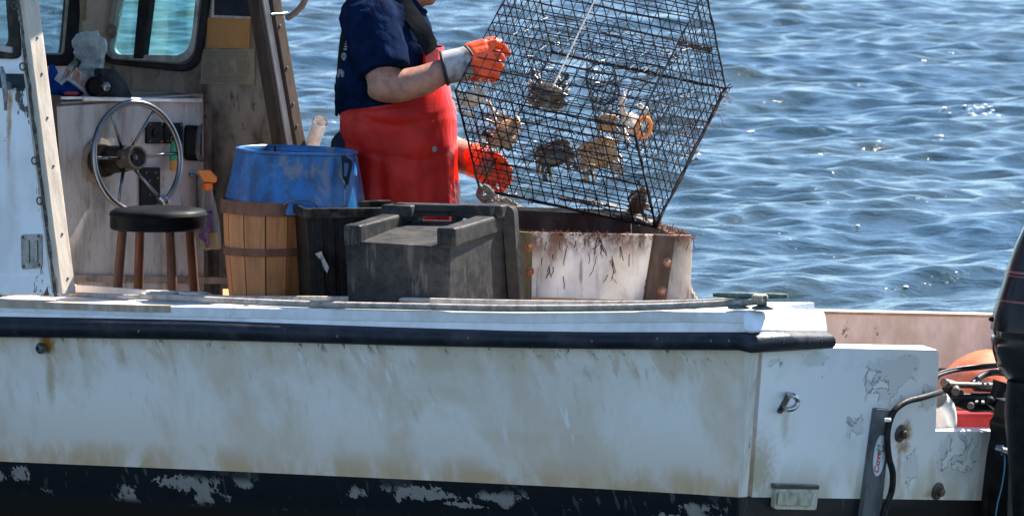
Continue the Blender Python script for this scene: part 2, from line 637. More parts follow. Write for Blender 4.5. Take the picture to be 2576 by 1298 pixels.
M = {}
M['hull'] = hull_mat()
M['bottom'] = bottom_mat()
M['transom'] = transom_mat()
M['cap'] = wear('white_deck_paint', (.74, .75, .76), (.50, .46, .40), .6, 5, rough=.45, specks=(.28, .27, .26), speck_amt=.66, speck_scale=30)
M['capside'] = wear('white_side_paint', (.80, .78, .75), (.50, .47, .41), .6, 5, .6, rough=.42, specks=(.22, .22, .23), speck_amt=.67, speck_scale=26)
M['sill_wood'] = wear('weathered_plywood_edge', (.36, .25, .16), (.52, .46, .40), .8, 14, .4, rough=.8)
M['rubber'] = wear('black_rubber_rail', (.014, .018, .024), (.075, .075, .08), .55, 7, rough=.42, bump=.2, bscale=30, specks=(.20, .19, .18), speck_amt=.70, speck_scale=18)
M['inner'] = wear('bounce_tinted_cream_paint', (.86, .66, .55), (.55, .38, .27), .7, 7, .6, rough=.6, specks=(.20, .13, .07), speck_amt=.66, speck_scale=12)  # pink in the base stands in for warm bounce light
M['deck'] = wear('grey_deck_paint', (.30, .29, .27), (.20, .16, .12), .7, 6, rough=.75)
M['steel'] = plain('stainless_steel', (.19, .19, .195), .30, 1.0, var=.5)
M['galv'] = wear('galvanised_green_metal', (.075, .115, .10), (.20, .23, .20), .7, 30, rough=.55, metal=.35)
M['darkmetal'] = wear('dark_bolt_metal', (.10, .09, .085), (.22, .12, .05), .7, 40, rough=.5, metal=.7)

# ---- port side of the hull as a loft; rows follow the lines measured in the photograph
ROWT = [(-900, 775, 1118, 1185), (-450, 815, 1138, 1205), (0, 845, 1160, 1228), (500, 852, 1181, 1250), (1000, 866, 1204, 1275), (1500, 876, 1228, 1302), (1870, 880, 1250, 1326)]
xs_h = [-900, -700, -450, -225] + list(range(0, 1871, 110))
xs_h[-1] = 1870
top_row, mid_row, low_row = [], [], []
mb_side, mb_bot = MB(), MB()
rows = []
for px in xs_h:
    yt, yp, yb = lin(ROWT, px)
    col = []
    for t in (0, .2, .45, .7, 1.0):
        off = .13 * t + .02 * math.sin(math.pi * t)
        sx = px + 15 - 30 * t if px > 1800 else px
        col.append(hull(sx, yt - 6 + (yp - yt + 6) * t, off))
    rows.append(col)
# bow stations: carry the last columns on to a stem
def bowed(cols):
    base = cols[0]
    dirx = (cols[0][0] - cols[3][0]).normalized()
    dirx.z = 0
    out = []
    for k, (f, b) in enumerate(((2.6, 1.35), (2.3, 1.05), (1.7, .6), (.9, .2))):
        out.append([p + FW * f + SB * b * (1 - .03 * i) + ZU * (.12 * f * (1 - i / len(base))) for i, p in enumerate(base)])
    return out
end_col = []
for t in (0, .2, .45, .7, 1.0):
    yt, yp, yb = lin(ROWT, 1870)
    y_ = yt - 6 + (yp - yt + 6) * t
    end_col.append(tran(1893 - 30 * (y_ - 872) / 378, y_, .004))
rows.append(end_col)
cols_side = bowed(rows) + rows
mb_side.rings(cols_side, cap=False, closed=False)
mb_side.build('hull_side', M['hull'], boat)
mb = MB()
cc_ = []
for i in range(15):
    t = i / 14
    y_ = 874 + 375 * t
    ec_ = tran(1893 - 30 * t, y_, .004)
    hx_ = hull(1877 - 34 * t, y_, -.002 + .13 * t)
    d_ = (hx_ - ec_).normalized()
    wob = .002 * mnoise.noise(V((0, 0, i * 1.7)))
    cc_.append([ec_ + d_ * (.024 + wob) + HN * .0005, ec_ + d_ * .022 + HN * .0035, ec_ + HN * .004 + RAKE * .003, tran(1907 - 30 * t, y_, .0045), tran(1910 - 30 * t + wob * 800, y_, .001)])
mb.rings(cc_, cap=False, closed=False)
mb.build('corner_strip', wear('yellowed_corner_caulk', (.72, .66, .56), (.50, .41, .30), .6, 16, .3, rough=.6, specks=(.20, .19, .18), speck_amt=.64, speck_scale=30), boat, smooth=50)
brow = []
for px in xs_h:
    yt, yp, yb = lin(ROWT, px)
    sx = px - 15 if px > 1800 else px
    p0 = hull(sx, yp, .13)
    p1 = hull(sx - 4, yb, .16)
    p2 = p1 + SB * .10 - ZU * .16
    p3 = p2 + SB * 1.0 - ZU * .22
    brow.append([p0, p1, p2, p3])
brow.append([end_col[-1], tran(1857, 1326, .004), tran(1857, 1326, .004) + SB * .1 - ZU * .16, tran(1857, 1326, .004) + SB * 1.1 - ZU * .38])
brow.append([tran(1900, 1250, .0022), tran(1893, 1326, .0022), tran(1893, 1326, .002) + SB * .1 - ZU * .16, tran(1893, 1326, .002) + SB * 1.0 - ZU * .38])
cols_bot = bowed(brow) + brow
mb_bot.rings(cols_bot, cap=False, closed=False)
# starboard bottom, mirrored about the keel
BEAM = 2.45
def mirror(p):
    d = (p - C0).dot(SB)
    return p + SB * (BEAM - 2 * d) - ZU * (.14 if True else 0)
mb_bot.rings([[mirror(p) for p in c] for c in cols_bot], cap=False, closed=False)
mb_bot.build('hull_bottom', M['bottom'], boat)
mb = MB()
mb.rings([[mirror(p) - ZU * (.20 * (1 - i / 4)) for i, p in enumerate(c)] for c in cols_side], cap=False, closed=False)
mb.build('starboard_side', M['hull'], boat)

# ---- gunwale cap of the port side
CAPT = [(-900, 690, 705, 740), (-450, 716, 733, 772), (0, 734, 757, 797), (355, 741, 768, 803), (500, 742, 770, 806), (800, 747, 776, 817), (1000, 749, 780, 823), (1300, 757, 784, 831), (1500, 759, 783, 836), (1700, 762, 781, 836), (1880, 768, 783, 836)]
mb, mbs, mbw = MB(), MB(), MB()
rg, rs, rw = [], [], []
for px in [-900, -450, -200, 0, 120, 240, 355, 430, 500, 600, 700, 800, 900, 1000, 1100, 1200, 1300, 1400, 1500, 1600, 1700, 1790, 1872]:
    yi, yf, ys = lin(CAPT, px)
    f = hull(px, yf, .012)
    b = hull(px, ys + 8, 0.0)
    W_ = .30 + .055 * min(1, max(0, (px - 1500) / 300))
    inn = f + SB * W_
    inn.z = f.z + .004
    r_ = .004
    rg.append([f - ZU * .035, f - ZU * r_ - SB * .002, f + SB * r_ , inn, inn - ZU * .06, inn - ZU * .06 - SB * .2])
    rs.append([f - ZU * .03 + SB * .006, b + SB * .004, b + SB * .04 - ZU * .01, f - ZU * .03 + SB * .05])
    if px <= 440:
        rw.append([f - SB * .004 + ZU * .001, f - SB * .004 - ZU * .022, f + SB * .05 - ZU * .022, f + SB * .05 + ZU * .0012])
mb.rings(rg)
mbs.rings(rs)
mbw.rings(rw)
mb.build('gunwale_cap', M['cap'], boat, smooth=28)
mbs.build('gunwale_side', M['capside'], boat, smooth=50)
mbw.build('wood_edging', M['sill_wood'], boat)
# stern quarter: the cap turns the corner on to the transom
qt = [tran(1886, 782, .0), tran(1925, 772, .0), tran(2074, 776, .0), tran(2083, 788, 0), tran(2086, 838, .02), tran(1886, 838, .02)]
mb = MB()
q0 = [tran(1888, 786, -.02), tran(2077, 778, -.05), tran(2086, 838, .012), tran(1890, 838, .012)]
q0 = [p + ZU * (.002 if i < 2 else 0) for i, p in enumerate(q0)]
q1 = [p + FW * .035 for p in q0]
mb.hexa(rounded(q0, [.0, .035, .0, .0], 6), rounded(q1, [.0, .035, .0, .0], 6))
mb.build('stern_quarter', M['cap'], boat, bevel=.014, seg=3)

# ---- black rub rail: D section along the side and round the corner
RAIL = [(-900, 730, 778), (-450, 768, 815), (0, 796, 847), (250, 800, 850), (500, 805, 854), (800, 816, 862), (1000, 823, 868), (1300, 832, 874), (1500, 835, 877), (1700, 835, 879), (1870, 835, 880)]
def dsec(t, b, out):
    mid = (t + b) / 2
    hh = (t - b).length / 2
    u = (t - b).normalized()
    pr = [(-1, .0), (-1, .018), (-.86, .036), (-.45, .046), (0, .049), (.45, .046), (.8, .036), (.88, .020), (1, .016), (1, 0)]
    return [mid + u * hh * a + out * d for a, d in pr]
mb = MB()
rr = []
for px in [-900, -450, -225] + list(range(0, 1871, 85)):
    yt, yb = lin(RAIL, px)
    rr.append(dsec(hull(px, yt, 0), hull(px, yb, 0), HN))
cn = (HN + RAKE).normalized()
rr.append(dsec(hull(1884, 836, 0), hull(1884, 883, 0), cn * 1.15))
for px, yt, yb in ((1915, 832, 881), (1980, 830, 877), (2045, 831, 873), (2072, 832, 871)):
    rr.append(dsec(tran(px, yt), tran(px, yb), RAKE))
mb.rings(rr)
rail = mb.build('rub_rail', M['rubber'], boat, smooth=60)
for px, py in ((1490, 858), (1655, 852), (1790, 857), (1835, 857), (1180, 850), (850, 846), (350, 833)):
    MB().lathe([(.0001, 0), (.005, .001), (.005, .003), (.0001, .004)], hull(px, py, -.047), HN, 8).build('screw', M['darkmetal'], rail)
for px, py in ((1970, 858), (2035, 858), (2066, 857)):
    MB().lathe([(.0001, 0), (.007, .001), (.007, .004), (.0001, .005)], tran(px, py, .046), RAKE, 8).build('screw', M['steel'], rail)

# ---- transom with the motor cut-out
TT = .055
out_px = [(1920, 872), (2357, 880), (2363, 890), (2354, 1064), (2354, 1084), (2750, 1090), (2750, 1262), (2470, 1258), (1892, 1250)]
poly = [tran(*p) for p in out_px]
poly = rounded(poly, [0, .0, .028, .0, .0, 0, 0, 0, 0], 6)
mb = MB()
mb.slab(poly, -RAKE * TT)
mb.build('transom', M['transom'], boat, bevel=.005, seg=2)
mb = MB()                                        # black painted foot of the transom
mb.slab([tran(1892, 1250.5, .001), tran(2470, 1258.5, .001), tran(2750, 1262.5, .001), tran(2740, 1420, .001), tran(1876, 1400, .001)], -RAKE * .05)
mb.build('transom_foot', M['bottom'], boat)
# starboard half of the transom (beyond the motor)
mb = MB()
a0, b0 = tran(2740, 1080), tran(2740, 1420)
mb.slab([a0, a0 + SB * 1.25 - ZU * .12, b0 + SB * 1.1 - ZU * .1, b0], -RAKE * TT)
mb.build('transom_board', M['transom'], boat)

# ---- inboard side of the far bulwark by the stern
pb = C0 + SB * 2.05
def farside(px, py, off=0.0):
    return onplane(px, py, pb - SB * off, SB)
mb = MB()
mb.slab([farside(1500, 776), farside(2083, 789), farside(2500, 798), farside(2760, 803), farside(2760, 934), farside(2500, 928), farside(2083, 920), farside(1500, 908)], SB * .04)
mb.build('bulwark_panel', M['inner'], boat)
mb = MB()
mb.slab([farside(1500, 771, .012), farside(2760, 797, .012), farside(2760, 804, .012), farside(1500, 778, .012)], SB * .10)
mb.build('bulwark_cap', M['sill_wood'], boat, bevel=.003)
mb = MB()                                        # lower lining and the cockpit sole
zd = S(1288, 1170, 0).z
p = [C0 + SB * .27 + FW * .26, C0 + SB * .27 + FW * 4.3, C0 + SB * 2.15 + FW * 4.3, C0 + SB * 2.15 + FW * .26]
mb.prism([V((q.x, q.y, zd)) for q in p], ZU * -.03)
mb.build('cockpit_sole', M['deck'], boat)
mb = MB()
for a_, b_ in ((.24, .26),):
    q = [C0 + SB * a_ + FW * .26, C0 + SB * a_ + FW * 4.3]
    zt = C0.z + .02
    mb.prism([V((q[0].x, q[0].y, zd)), V((q[1].x, q[1].y, zd)), V((q[1].x, q[1].y, zt)), V((q[0].x, q[0].y, zt))], SB * .02)
mb.build('cockpit_lining', M['inner'], boat)
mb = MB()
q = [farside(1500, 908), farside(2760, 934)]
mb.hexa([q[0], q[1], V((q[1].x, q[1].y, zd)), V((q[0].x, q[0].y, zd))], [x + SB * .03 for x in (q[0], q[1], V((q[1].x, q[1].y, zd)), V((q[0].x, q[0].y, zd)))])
mb.build('far_lining', wear('dark_brown_bilge_board', (.16, .09, .05), (.06, .04, .03), .8, 14, rough=.8), boat)  # dark brown board below the bulwark panel

# ---- fittings on the transom
fl = []
mb = MB()                                        # stern eye (U-bolt)
pts = bez([tran(1968, 1028, -.005), tran(1984, 1030, .05), tran(2000, 1024, .062), tran(2007, 1010, .062), tran(2000, 997, .058), tran(1986, 992, .03), tran(1985, 991, -.005)], 24)
mb.tube(pts, .0085, 10)
M['bright_steel'] = plain('worn_bright_steel', (.52, .52, .52), .28, 1.0, var=.3)
eye = mb.build('stern_eye', M['bright_steel'], boat, smooth=180)
mb = MB()
mb.slab(rounded([tran(1955, 1036, .004), tran(1966, 1042, .004), tran(1995, 990, .004), tran(1984, 984, .004)], .008), -RAKE * .006)
mb.build('backing_plate', M['steel'], eye)
mb = MB()                                        # scupper flap
sp = [tran(1952, 1221, .012), tran(2060, 1224, .012), tran(2054, 1282, .022), tran(1948, 1280, .022)]
mb.slab(rounded(sp, .012), -RAKE * .016)
flap = mb.build('scupper_flap', wear('yellowed_plastic', (.60, .58, .46), (.30, .22, .10), .7, 18, .5, rough=.5), boat, bevel=.004)
mb = MB()
mb.slab([tran(1950, 1217, .018), tran(2062, 1220, .018), tran(2061, 1231, .019), tran(1951, 1229, .019)], -RAKE * .016)
mb.build('hinge_strip', M['steel'], flap, bevel=.002)
mb = MB()                                        # raised edge of the flap
mb.slab([tran(1962, 1238, .026), tran(2048, 1241, .026), tran(2043, 1272, .03), tran(1958, 1270, .03)], -RAKE * .008)
mb.build('flap_panel', wear('yellowed_plastic_inset', (.50, .48, .36), (.20, .14, .06), .9, 22, .5, rough=.55), flap, bevel=.003)
mb = MB()                                        # bracket board for the sounder
mb.slab(rounded([tran(2206, 1028, .018), tran(2243, 1031, .018), tran(2232, 1150, .018), tran(2220, 1262, .018), tran(2203, 1340, .018), tran(2164, 1335, .018), tran(2177, 1240, .018), tran(2193, 1120, .018)], .006, 3), -RAKE * .022)
brd = mb.build('transducer_board', wear('grey_plastic_board', (.15, .155, .155), (.06, .065, .065), .8, 16, .5, rough=.55), boat, bevel=.002)
mb = MB()                                        # oval maker's plate with script
oc = tran(2213, 1146, .021)
ax_u = (tran(2209, 1200) - tran(2220, 1095)).normalized()
ax_v = RAKE.cross(ax_u).normalized()
mb.prism([oc + ax_u * .068 * math.cos(t) + ax_v * .030 * math.sin(t) for t in [2 * math.pi * k / 32 for k in range(32)]], -RAKE * .004)
pla = mb.build('oval_plate', plain('white_enamel', (.72, .74, .78), .3, var=.1), brd)

def lettering(txt, centre, right, up, size, mat, parent, name='lettering', shear=0.0, proud=.0008):
    cu = bpy.data.curves.new(name, 'FONT')
    cu.body = txt
    cu.size = size
    cu.align_x = 'CENTER'
    cu.align_y = 'CENTER'
    cu.shear = shear
    cu.extrude = .0003
    cu.offset = size * .018
    cu.materials.append(mat)
    o = bpy.data.objects.new(name, cu)
    COL.objects.link(o)
    me = bpy.data.meshes.new_from_object(o.evaluated_get(bpy.context.evaluated_depsgraph_get()))
    bpy.data.objects.remove(o)
    o = bpy.data.objects.new(name, me)
    COL.objects.link(o)
    right, up = V(right).normalized(), V(up).normalized()
    nn = right.cross(up).normalized()
    off = top_of(parent)
    mt = Matrix((right, up, nn)).transposed().to_4x4()
    mt.translation = V(centre) + nn * proud - off
    o.parent = parent
    o.matrix_local = mt
    return o
M['redink'] = plain('red_ink', (.55, .02, .06), .5, var=.05)
M['greenink'] = plain('green_ink', (.10, .35, .08), .5, var=.05)
M['blackink'] = plain('black_ink', (.02, .02, .025), .5, var=.05)
RA = -ax_u                                       # text runs up the plate
UPV = RA.cross(-RAKE).normalized()
if UPV.x > 0: UPV = -UPV
lettering('Cove', oc + RA * -.022 + UPV * .008, RA, UPV, .034, M['redink'], pla, shear=.35)
lettering('H', oc + RA * .026 + UPV * .010, RA, UPV, .030, M['greenink'], pla, shear=.35)
lettering('Lo', oc + RA * .020 + UPV * -.013, RA, UPV, .022, M['blackink'], pla, shear=.35)
mb = MB()                                        # cable from the well, over the edge and down the board
cp = bez([tran(2366, 985, -.10), tran(2362, 987, .005), tran(2345, 992, .03), tran(2318, 1000, .035), tran(2280, 1010, .035), tran(2252, 1030, .035), tran(2238, 1060, .035), tran(2232, 1100, .034), tran(2236, 1150, .034), tran(2246, 1190, .034), tran(2243, 1235, .034), tran(2228, 1275, .034), tran(2212, 1330, .034)], 66)
mb.tube(cp, [.0105] * len(cp), 10)
mb.build('transducer_cable', wear('black_cable_sheath', (.018, .018, .02), (.07, .065, .06), .6, 40, rough=.5), boat, smooth=180)
mb = MB()
mb.box(tran(2233, 1056, .05), (.022, .012, .012))
mb.build('cable_clip', plain('white_plastic', (.8, .8, .8), .4, var=.05), boat, bevel=.003)
for px, py in ((2264, 1089), (2357, 1234)):      # engine bolts
    mb = MB()
    mb.lathe([(.029, 0), (.029, .006), (.022, .010), (.022, .012), (.0135, .013), (.0135, .024), (.006, .027)], tran(px, py, -.001), RAKE, 20)
    mb.build('engine_bolt', M['darkmetal'], boat)

# ---- side fitting
mb = MB()
fc = hull(103, 876, -.0)
mb.lathe([(.019, -.004), (.019, .006), (.013, .014), (.008, .016), (.008, .004)], fc, HN, 20)
mb.build('drain_fitting', M['galv'], boat)

# ---- cleats
def cleat(c, axis, L, name='mooring_cleat'):
    mb = MB()
    axis = axis.normalized()
    sd = axis.cross(ZU).normalized()
    pts = [c + axis * L * t + ZU * (.040 + .010 * abs(t) * 2 * .2) for t in (-.5, -.42, -.2, 0, .2, .42, .5)]
    mb.tube(pts, [.008, .010, .0125, .013, .0125, .010, .008], 10, flat=.85)
    for s_ in (-.16, .16):
        f = c + axis * L * s_
        mb.lathe([(.034, 0), (.034, .006), (.017, .012), (.012, .028), (.013, .040)], f, ZU, 14)
    return mb.build(name, M['galv'], boat, smooth=60)
cz = hull(1880, 783, 0).z + .003
c1 = onz(1888, 777, cz)
cleat(c1, (onz(1985, 772, cz) - onz(1800, 772, cz)).normalized() * .86 + FW * -.5, .235)
cz2 = hull(0, 757, 0).z + .003
c2 = onz(-15, 740, cz2)
cleat(c2, AF, .17)

# ================================================================== THE WHEELHOUSE (parts of the boat)
def up_axis(p0, p1):
    return (p1 - p0).normalized()

M['cabin_out'] = wear('flaking_white_cabin_paint', (.76, .76, .77), (.50, .48, .46), .5, 6, .6, rough=.45, specks=(.05, .045, .04), speck_amt=.635, speck_scale=15)
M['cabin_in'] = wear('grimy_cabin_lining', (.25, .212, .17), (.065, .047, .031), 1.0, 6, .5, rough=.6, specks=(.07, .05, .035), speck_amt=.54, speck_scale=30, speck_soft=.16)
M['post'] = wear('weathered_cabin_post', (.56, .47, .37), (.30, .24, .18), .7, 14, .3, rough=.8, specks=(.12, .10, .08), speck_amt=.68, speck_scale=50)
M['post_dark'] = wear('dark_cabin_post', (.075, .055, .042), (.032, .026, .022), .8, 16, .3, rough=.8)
M['black_gasket'] = wear('black_window_gasket', (.016, .016, .019), (.06, .055, .05), .5, 20, rough=.55)
M['alu'] = wear('dull_aluminium', (.40, .36, .33), (.15, .12, .10), .8, 22, rough=.5, metal=.0)

def glass_mat(name, tint, film):
    n = NT(name)
    tr = n.t.nodes.new('ShaderNodeBsdfTransparent')
    tr.inputs[0].default_value = (*tint, 1)
    gl = n.t.nodes.new('ShaderNodeBsdfGlossy')
    gl.inputs['Roughness'].default_value = .03
    df = n.t.nodes.new('ShaderNodeBsdfTranslucent')
    df.inputs[0].default_value = (*film, 1)
    sm = n.noise(9, 5, .6, n.mp((1, 1, .25)))
    m1 = n.t.nodes.new('ShaderNodeMixShader')
    n.set(m1.inputs[0], n.ramp(sm, .40, .7, .015, .09))
    n.t.links.new(tr.outputs[0], m1.inputs[1])
    n.t.links.new(df.outputs[0], m1.inputs[2])
    m2 = n.t.nodes.new('ShaderNodeMixShader')
    fr = n.t.nodes.new('ShaderNodeFresnel')
    fr.inputs[0].default_value = 1.35
    n.t.links.new(fr.outputs[0], m2.inputs[0])
    n.t.links.new(m1.outputs[0], m2.inputs[1])
    n.t.links.new(gl.outputs[0], m2.inputs[2])
    n.t.links.new(m2.outputs[0], n.out.inputs[0])
    return n.m
M['glass_side'] = glass_mat('tinted_side_glass', (.60, .86, .84), (.55, .80, .78))
M['glass_front'] = glass_mat('dusty_windscreen', (.80, .90, .92), (.70, .80, .82))

# port wall: seen from outside
PW = S(130, 700, .42)
def pwall(px, py, off=0.0):
    return onplane(px, py, PW + SB * off, HN)
zroof = S(75, -340, .6).z
n = NT('flaking_white_cabin_paint')
f = n.noise(6, 6, .62, n.mp((1, 1, .6)))
c = n.mix(n.math('MULTIPLY', n.ramp(f, .42, .68), .45), (.76, .76, .77), (.52, .49, .46))
run = n.noise(40, 4, .6, n.mp((1, 1, .12)))
for px, py, rx, rz, k in ((25, 250, .014, .045, 1.0), (23, 300, .013, .10, .9), (21, 370, .010, .12, .5), (30, 460, .03, .2, .25)):
    c = n.mix(n.math('MULTIPLY', n.math('MULTIPLY', n.spot(pwall(px, py), rx, rz, soft=.8, wob=.7), n.ramp(run, .3, .6, .5, 1)), k), c, (.40, .17, .035))
fl = n.noise(17, 5, .72, n.mp((1, 1, .42), rot=(0, .12, 0)))
zone = n.noise(2.6, 2)
edge_ = n.spot(pwall(100, 420), .085, .9, soft=.9)
thr = n.math('ADD', n.math('MULTIPLY', n.math('SUBTRACT', zone, .5), .25), n.math('MULTIPLY', edge_, .05))
ch = n.ramp(n.math('ADD', fl, thr), .665, .685)
c = n.mix(ch, c, (.045, .04, .036))
n.P(color=c, rough=.45, normal=n.bump(n.math('MULTIPLY', ch, -1.0), .4, .004))
M['cabin_out'] = n.m
# slanted aft edge
e_lo, e_hi = pwall(150, 722), pwall(58, 0)
eax = up_axis(e_lo, e_hi)
def at_z(p, ax, z):
    return p + ax * ((z - p.z) / ax.z)
e_bot, e_top = at_z(e_lo, eax, pwall(100, 742).z), at_z(e_lo, eax, zroof)
wl = 2.0
outer = [e_bot, e_top, e_top + FW * (wl - .35), e_bot + FW * wl]
whole = [pwall(45, -160), pwall(72 - 27, 128), pwall(-90, 118), pwall(-120, -160)]
hl = rounded([pwall(22, -180), pwall(38, 145), pwall(-330, 132), pwall(-350, -180)], .05)
mb = MB()
mb.slab(outer, SB * .04, [hl])
mb.build('cabin_side', M['cabin_out'], boat)
fr_o = rounded([pwall(24, -184, -.012), pwall(54, 150, -.012), pwall(-340, 140, -.012), pwall(-360, -184, -.012)], .05)
fr_i = rounded([pwall(2, -160, -.012), pwall(22, 118, -.012), pwall(-315, 112, -.012), pwall(-335, -160, -.012)], .04)
mb = MB()
mb.slab(fr_o, SB * .05, [fr_i])
wf = mb.build('window_frame', wear('mildewed_window_frame', (.028, .026, .024), (.10, .085, .06), .7, 22, .5, rough=.7), boat, bevel=.004)
mb = MB()
mb.slab(fr_i, SB * .005)
mb.build('pane', M['glass_front'], wf)
mb = MB()
mb.slab([pwall(-10, 112, -.02), pwall(29, 120, -.02), pwall(29, 134, -.02), pwall(-10, 128, -.02)], SB * .01)
mb.build('sill_clip', M['alu'], wf)

# aft post of the port wall (leans with the wall, catches the sun low down)
pn = (AF - eax * AF.dot(eax)).normalized()
wdir = SB
p_a0, p_a1 = at_z(e_lo, eax, pwall(150, 742).z), e_top
pw_ = .064
mb = MB()
q0 = [p_a0 - SB * .006, p_a0 + SB * pw_, p_a0 + SB * pw_ + FW * .05, p_a0 - SB * .006 + FW * .05]
mb.hexa([p + pn * .012 for p in q0], [p + (p_a1 - p_a0) + pn * .012 for p in q0])
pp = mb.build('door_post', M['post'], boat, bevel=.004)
for py in (100, 190, 300, 420, 590, 700):
    c = at_z(e_lo, eax, pwall(110, py).z) + SB * .032 + pn * .012
    MB().lathe([(.0055, -.001), (.0045, .002), (.001, .003)], c, pn, 10).build('screw', M['darkmetal'], pp)
for py in (18, 170, 405, 505):
    c = at_z(e_lo, eax, pwall(110, py).z) - SB * .008 + FW * .03
    mb = MB()
    ring = [c - SB * .006 + (FW * math.cos(a) + ZU * math.sin(a)) * .012 for a in [2 * math.pi * k / 14 for k in range(15)]]
    mb.tube(ring, .0028, 6, cap=False)
    mb.build('eye_ring', M['darkmetal'], pp, smooth=180)
# dark sealant bead along the edge of the wall
mb = MB()
bead = []
for k in range(40):
    t = k / 39
    p = e_bot.lerp(e_top, t) - SB * .008 + FW * (.016 + .006 * mnoise.noise(V((0, 0, t * 30))))
    bead.append(p)
mb.tube(bead, [.006 + .004 * mnoise.noise(V((3, 1, k * 1.1))) for k in range(40)], 6)
mb.build('sealant_bead', wear('old_sealant', (.06, .055, .05), (.30, .29, .27), .7, 60, rough=.8), boat)
# dark strap and hand cleat on the wall, rust under it
mb = MB()
mb.slab([pwall(-200, 182, -.004), pwall(84, 187, -.004), pwall(88, 222, -.004), pwall(-200, 222, -.004)], SB * .006)
mb.build('navy_band', wear('navy_tape', (.02, .035, .05), (.06, .08, .09), .4, 12, rough=.5), boat)
mb = MB()
cpts = [pwall(4, 170, -.035), pwall(8, 190, -.045), pwall(12, 220, -.048), pwall(14, 250, -.045), pwall(14, 277, -.035)]
mb.tube(bez(cpts, 16), [.006, .007, .008, .009, .0095, .010, .010, .010, .010, .010, .0095, .009, .008, .007, .006, .006, .006][:len(bez(cpts, 16))], 8)
mb.tube([pwall(10, 226, -.045), pwall(26, 216, .0)], [.008, .014], 8)
mb.build('wall_cleat', wear('flaked_grey_metal', (.30, .30, .29), (.10, .08, .06), .7, 50, rough=.6, metal=.4), boat, smooth=60)
# vent plate
vp = [pwall(52, 590, -.006), pwall(104, 588, -.006), pwall(105, 672, -.006), pwall(54, 678, -.006)]
mb = MB()
mb.slab(rounded(vp, .012), SB * .008)
vent = mb.build('vent_plate', M['alu'], boat, bevel=.002)
for x0 in (65, 86):
    mb = MB()
    mb.slab(rounded([pwall(x0, 604, -.011), pwall(x0 + 7, 604, -.011), pwall(x0 + 8, 660, -.011), pwall(x0 + 1, 661, -.011)], .005), SB * .008)
    mb.build('vent_slot', M['steel'], vent, bevel=.002)
for x0, y0 in ((58, 597), (98, 594), (60, 670), (99, 666)):
    MB().lathe([(.006, 0), (.005, .004), (.001, .005)], pwall(x0, y0, -.005), HN, 10).build('rivet', M['darkmetal'], vent)
# base moulding of the cabin side
mb = MB()
mb.slab([pwall(-300, 690, -.006), pwall(146, 696, -.006), pwall(150, 742, -.006), pwall(-300, 735, -.006)], SB * .008)
mb.build('base_moulding', M['cabin_out'], boat, bevel=.003)

# starboard wall: seen from inside
SWP = S(780, 380, 1.55)
def swall(px, py, off=0.0):
    return onplane(px, py, SWP - SB * off, SB)
K = swall(238, 60)
zk = pwall(150, 760).z - .35
a_lo, a_hi = swall(727, 400), swall(659, 0)
sax = up_axis(a_lo, a_hi)
s_bot, s_top = at_z(a_lo, sax, zd), at_z(a_lo, sax, zroof)
k_lo, k_hi = swall(262, 200), swall(238, 0)
kax = up_axis(swall(245, 160), swall(262, 0))
f_top = at_z(swall(232, 160), kax, zroof)
f_bot = at_z(swall(232, 160), kax, swall(232, 170).z)
f_low = V((f_bot.x, f_bot.y, zd))
hole = rounded([swall(309, -135), swall(524, -170), swall(482, 150), swall(267, 148)], [.06, .09, .075, .05], 8)
mb = MB()
mb.slab([s_bot, s_top, f_top, f_bot, f_low], SB * .045, [hole])
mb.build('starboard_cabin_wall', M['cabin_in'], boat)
go = rounded([swall(272, -165, .018), swall(550, -200, .018), swall(497, 186, .018), swall(252, 160, .018)], [.07, .13, .10, .06], 8)
gi = rounded([swall(296, -145, .018), swall(524, -180, .018), swall(487, 167, .018), swall(258, 150, .018)], [.06, .10, .085, .05], 8)
mb = MB()
mb.slab(go, SB * .05, [gi])
win = mb.build('side_window', M['black_gasket'], boat, bevel=.007, seg=3)
ai = rounded([swall(320, -120, .012), swall(508, -155, .012), swall(477, 141, .012), swall(272, 138, .012)], [.06, .09, .08, .045], 8)
mb = MB()
mb.slab(rounded([swall(302, -138, .012), swall(518, -173, .012), swall(486, 161, .012), swall(263, 147, .012)], [.06, .10, .085, .05], 8), SB * .035, [ai])
mb.build('window_frame', M['alu'], win)
mb = MB()
mb.slab(ai, SB * .005)
pn_ = mb.build('pane', M['glass_side'], win)
pn_.location += SB * .02
mb = MB()
mb.slab([swall(362, -150, .016), swall(396, -150, .016), swall(359, 148, .016), swall(335, 148, .016)], SB * .03)
mb.build('window_divider', M['black_gasket'], win, bevel=.003)
mb = MB()
kc = swall(282, 80, .02)
mb.lathe([(.026, 0), (.026, .003), (.008, .006), (.008, .014), (.003, .02)], kc, HN, 24)
mb.build('window_latch', wear('dull_latch_metal', (.24, .19, .15), (.10, .08, .06), .6, 40, rough=.4, metal=.1), win, smooth=50)

# corner pillar and windscreen
WN = (AF - kax * AF.dot(kax)).normalized()
WP = f_bot
def wsc(px, py, off=0.0):
    return onplane(px, py, WP + WN * off, WN)
mb = MB()
cp_ = [f_bot - SB * .10 + AF * .02, f_bot - SB * .04 + AF * .075, f_bot - SB * .0 + AF * .075, f_bot - SB * .0, f_bot - SB * .1]
mb.prism(cp_, f_top - f_bot)
mb.build('corner_pillar', wear('stained_beige_pillar', (.40, .34, .27), (.20, .15, .10), .6, 9, .4, rough=.6), boat, bevel=.014, seg=3)
bar = [wsc(205, -60, .09), wsc(213, 58, .09)]
mb = MB()
ov = [wsc(203, -60, .085), wsc(218, -60, .085), wsc(220, 52, .085), wsc(206, 54, .085)]
iv = [wsc(208, -55, .085), wsc(213, -55, .085), wsc(215, 46, .085), wsc(211, 47, .085)]
mb.slab(rounded(ov, .012), -WN * .01, [rounded(iv, .004)])
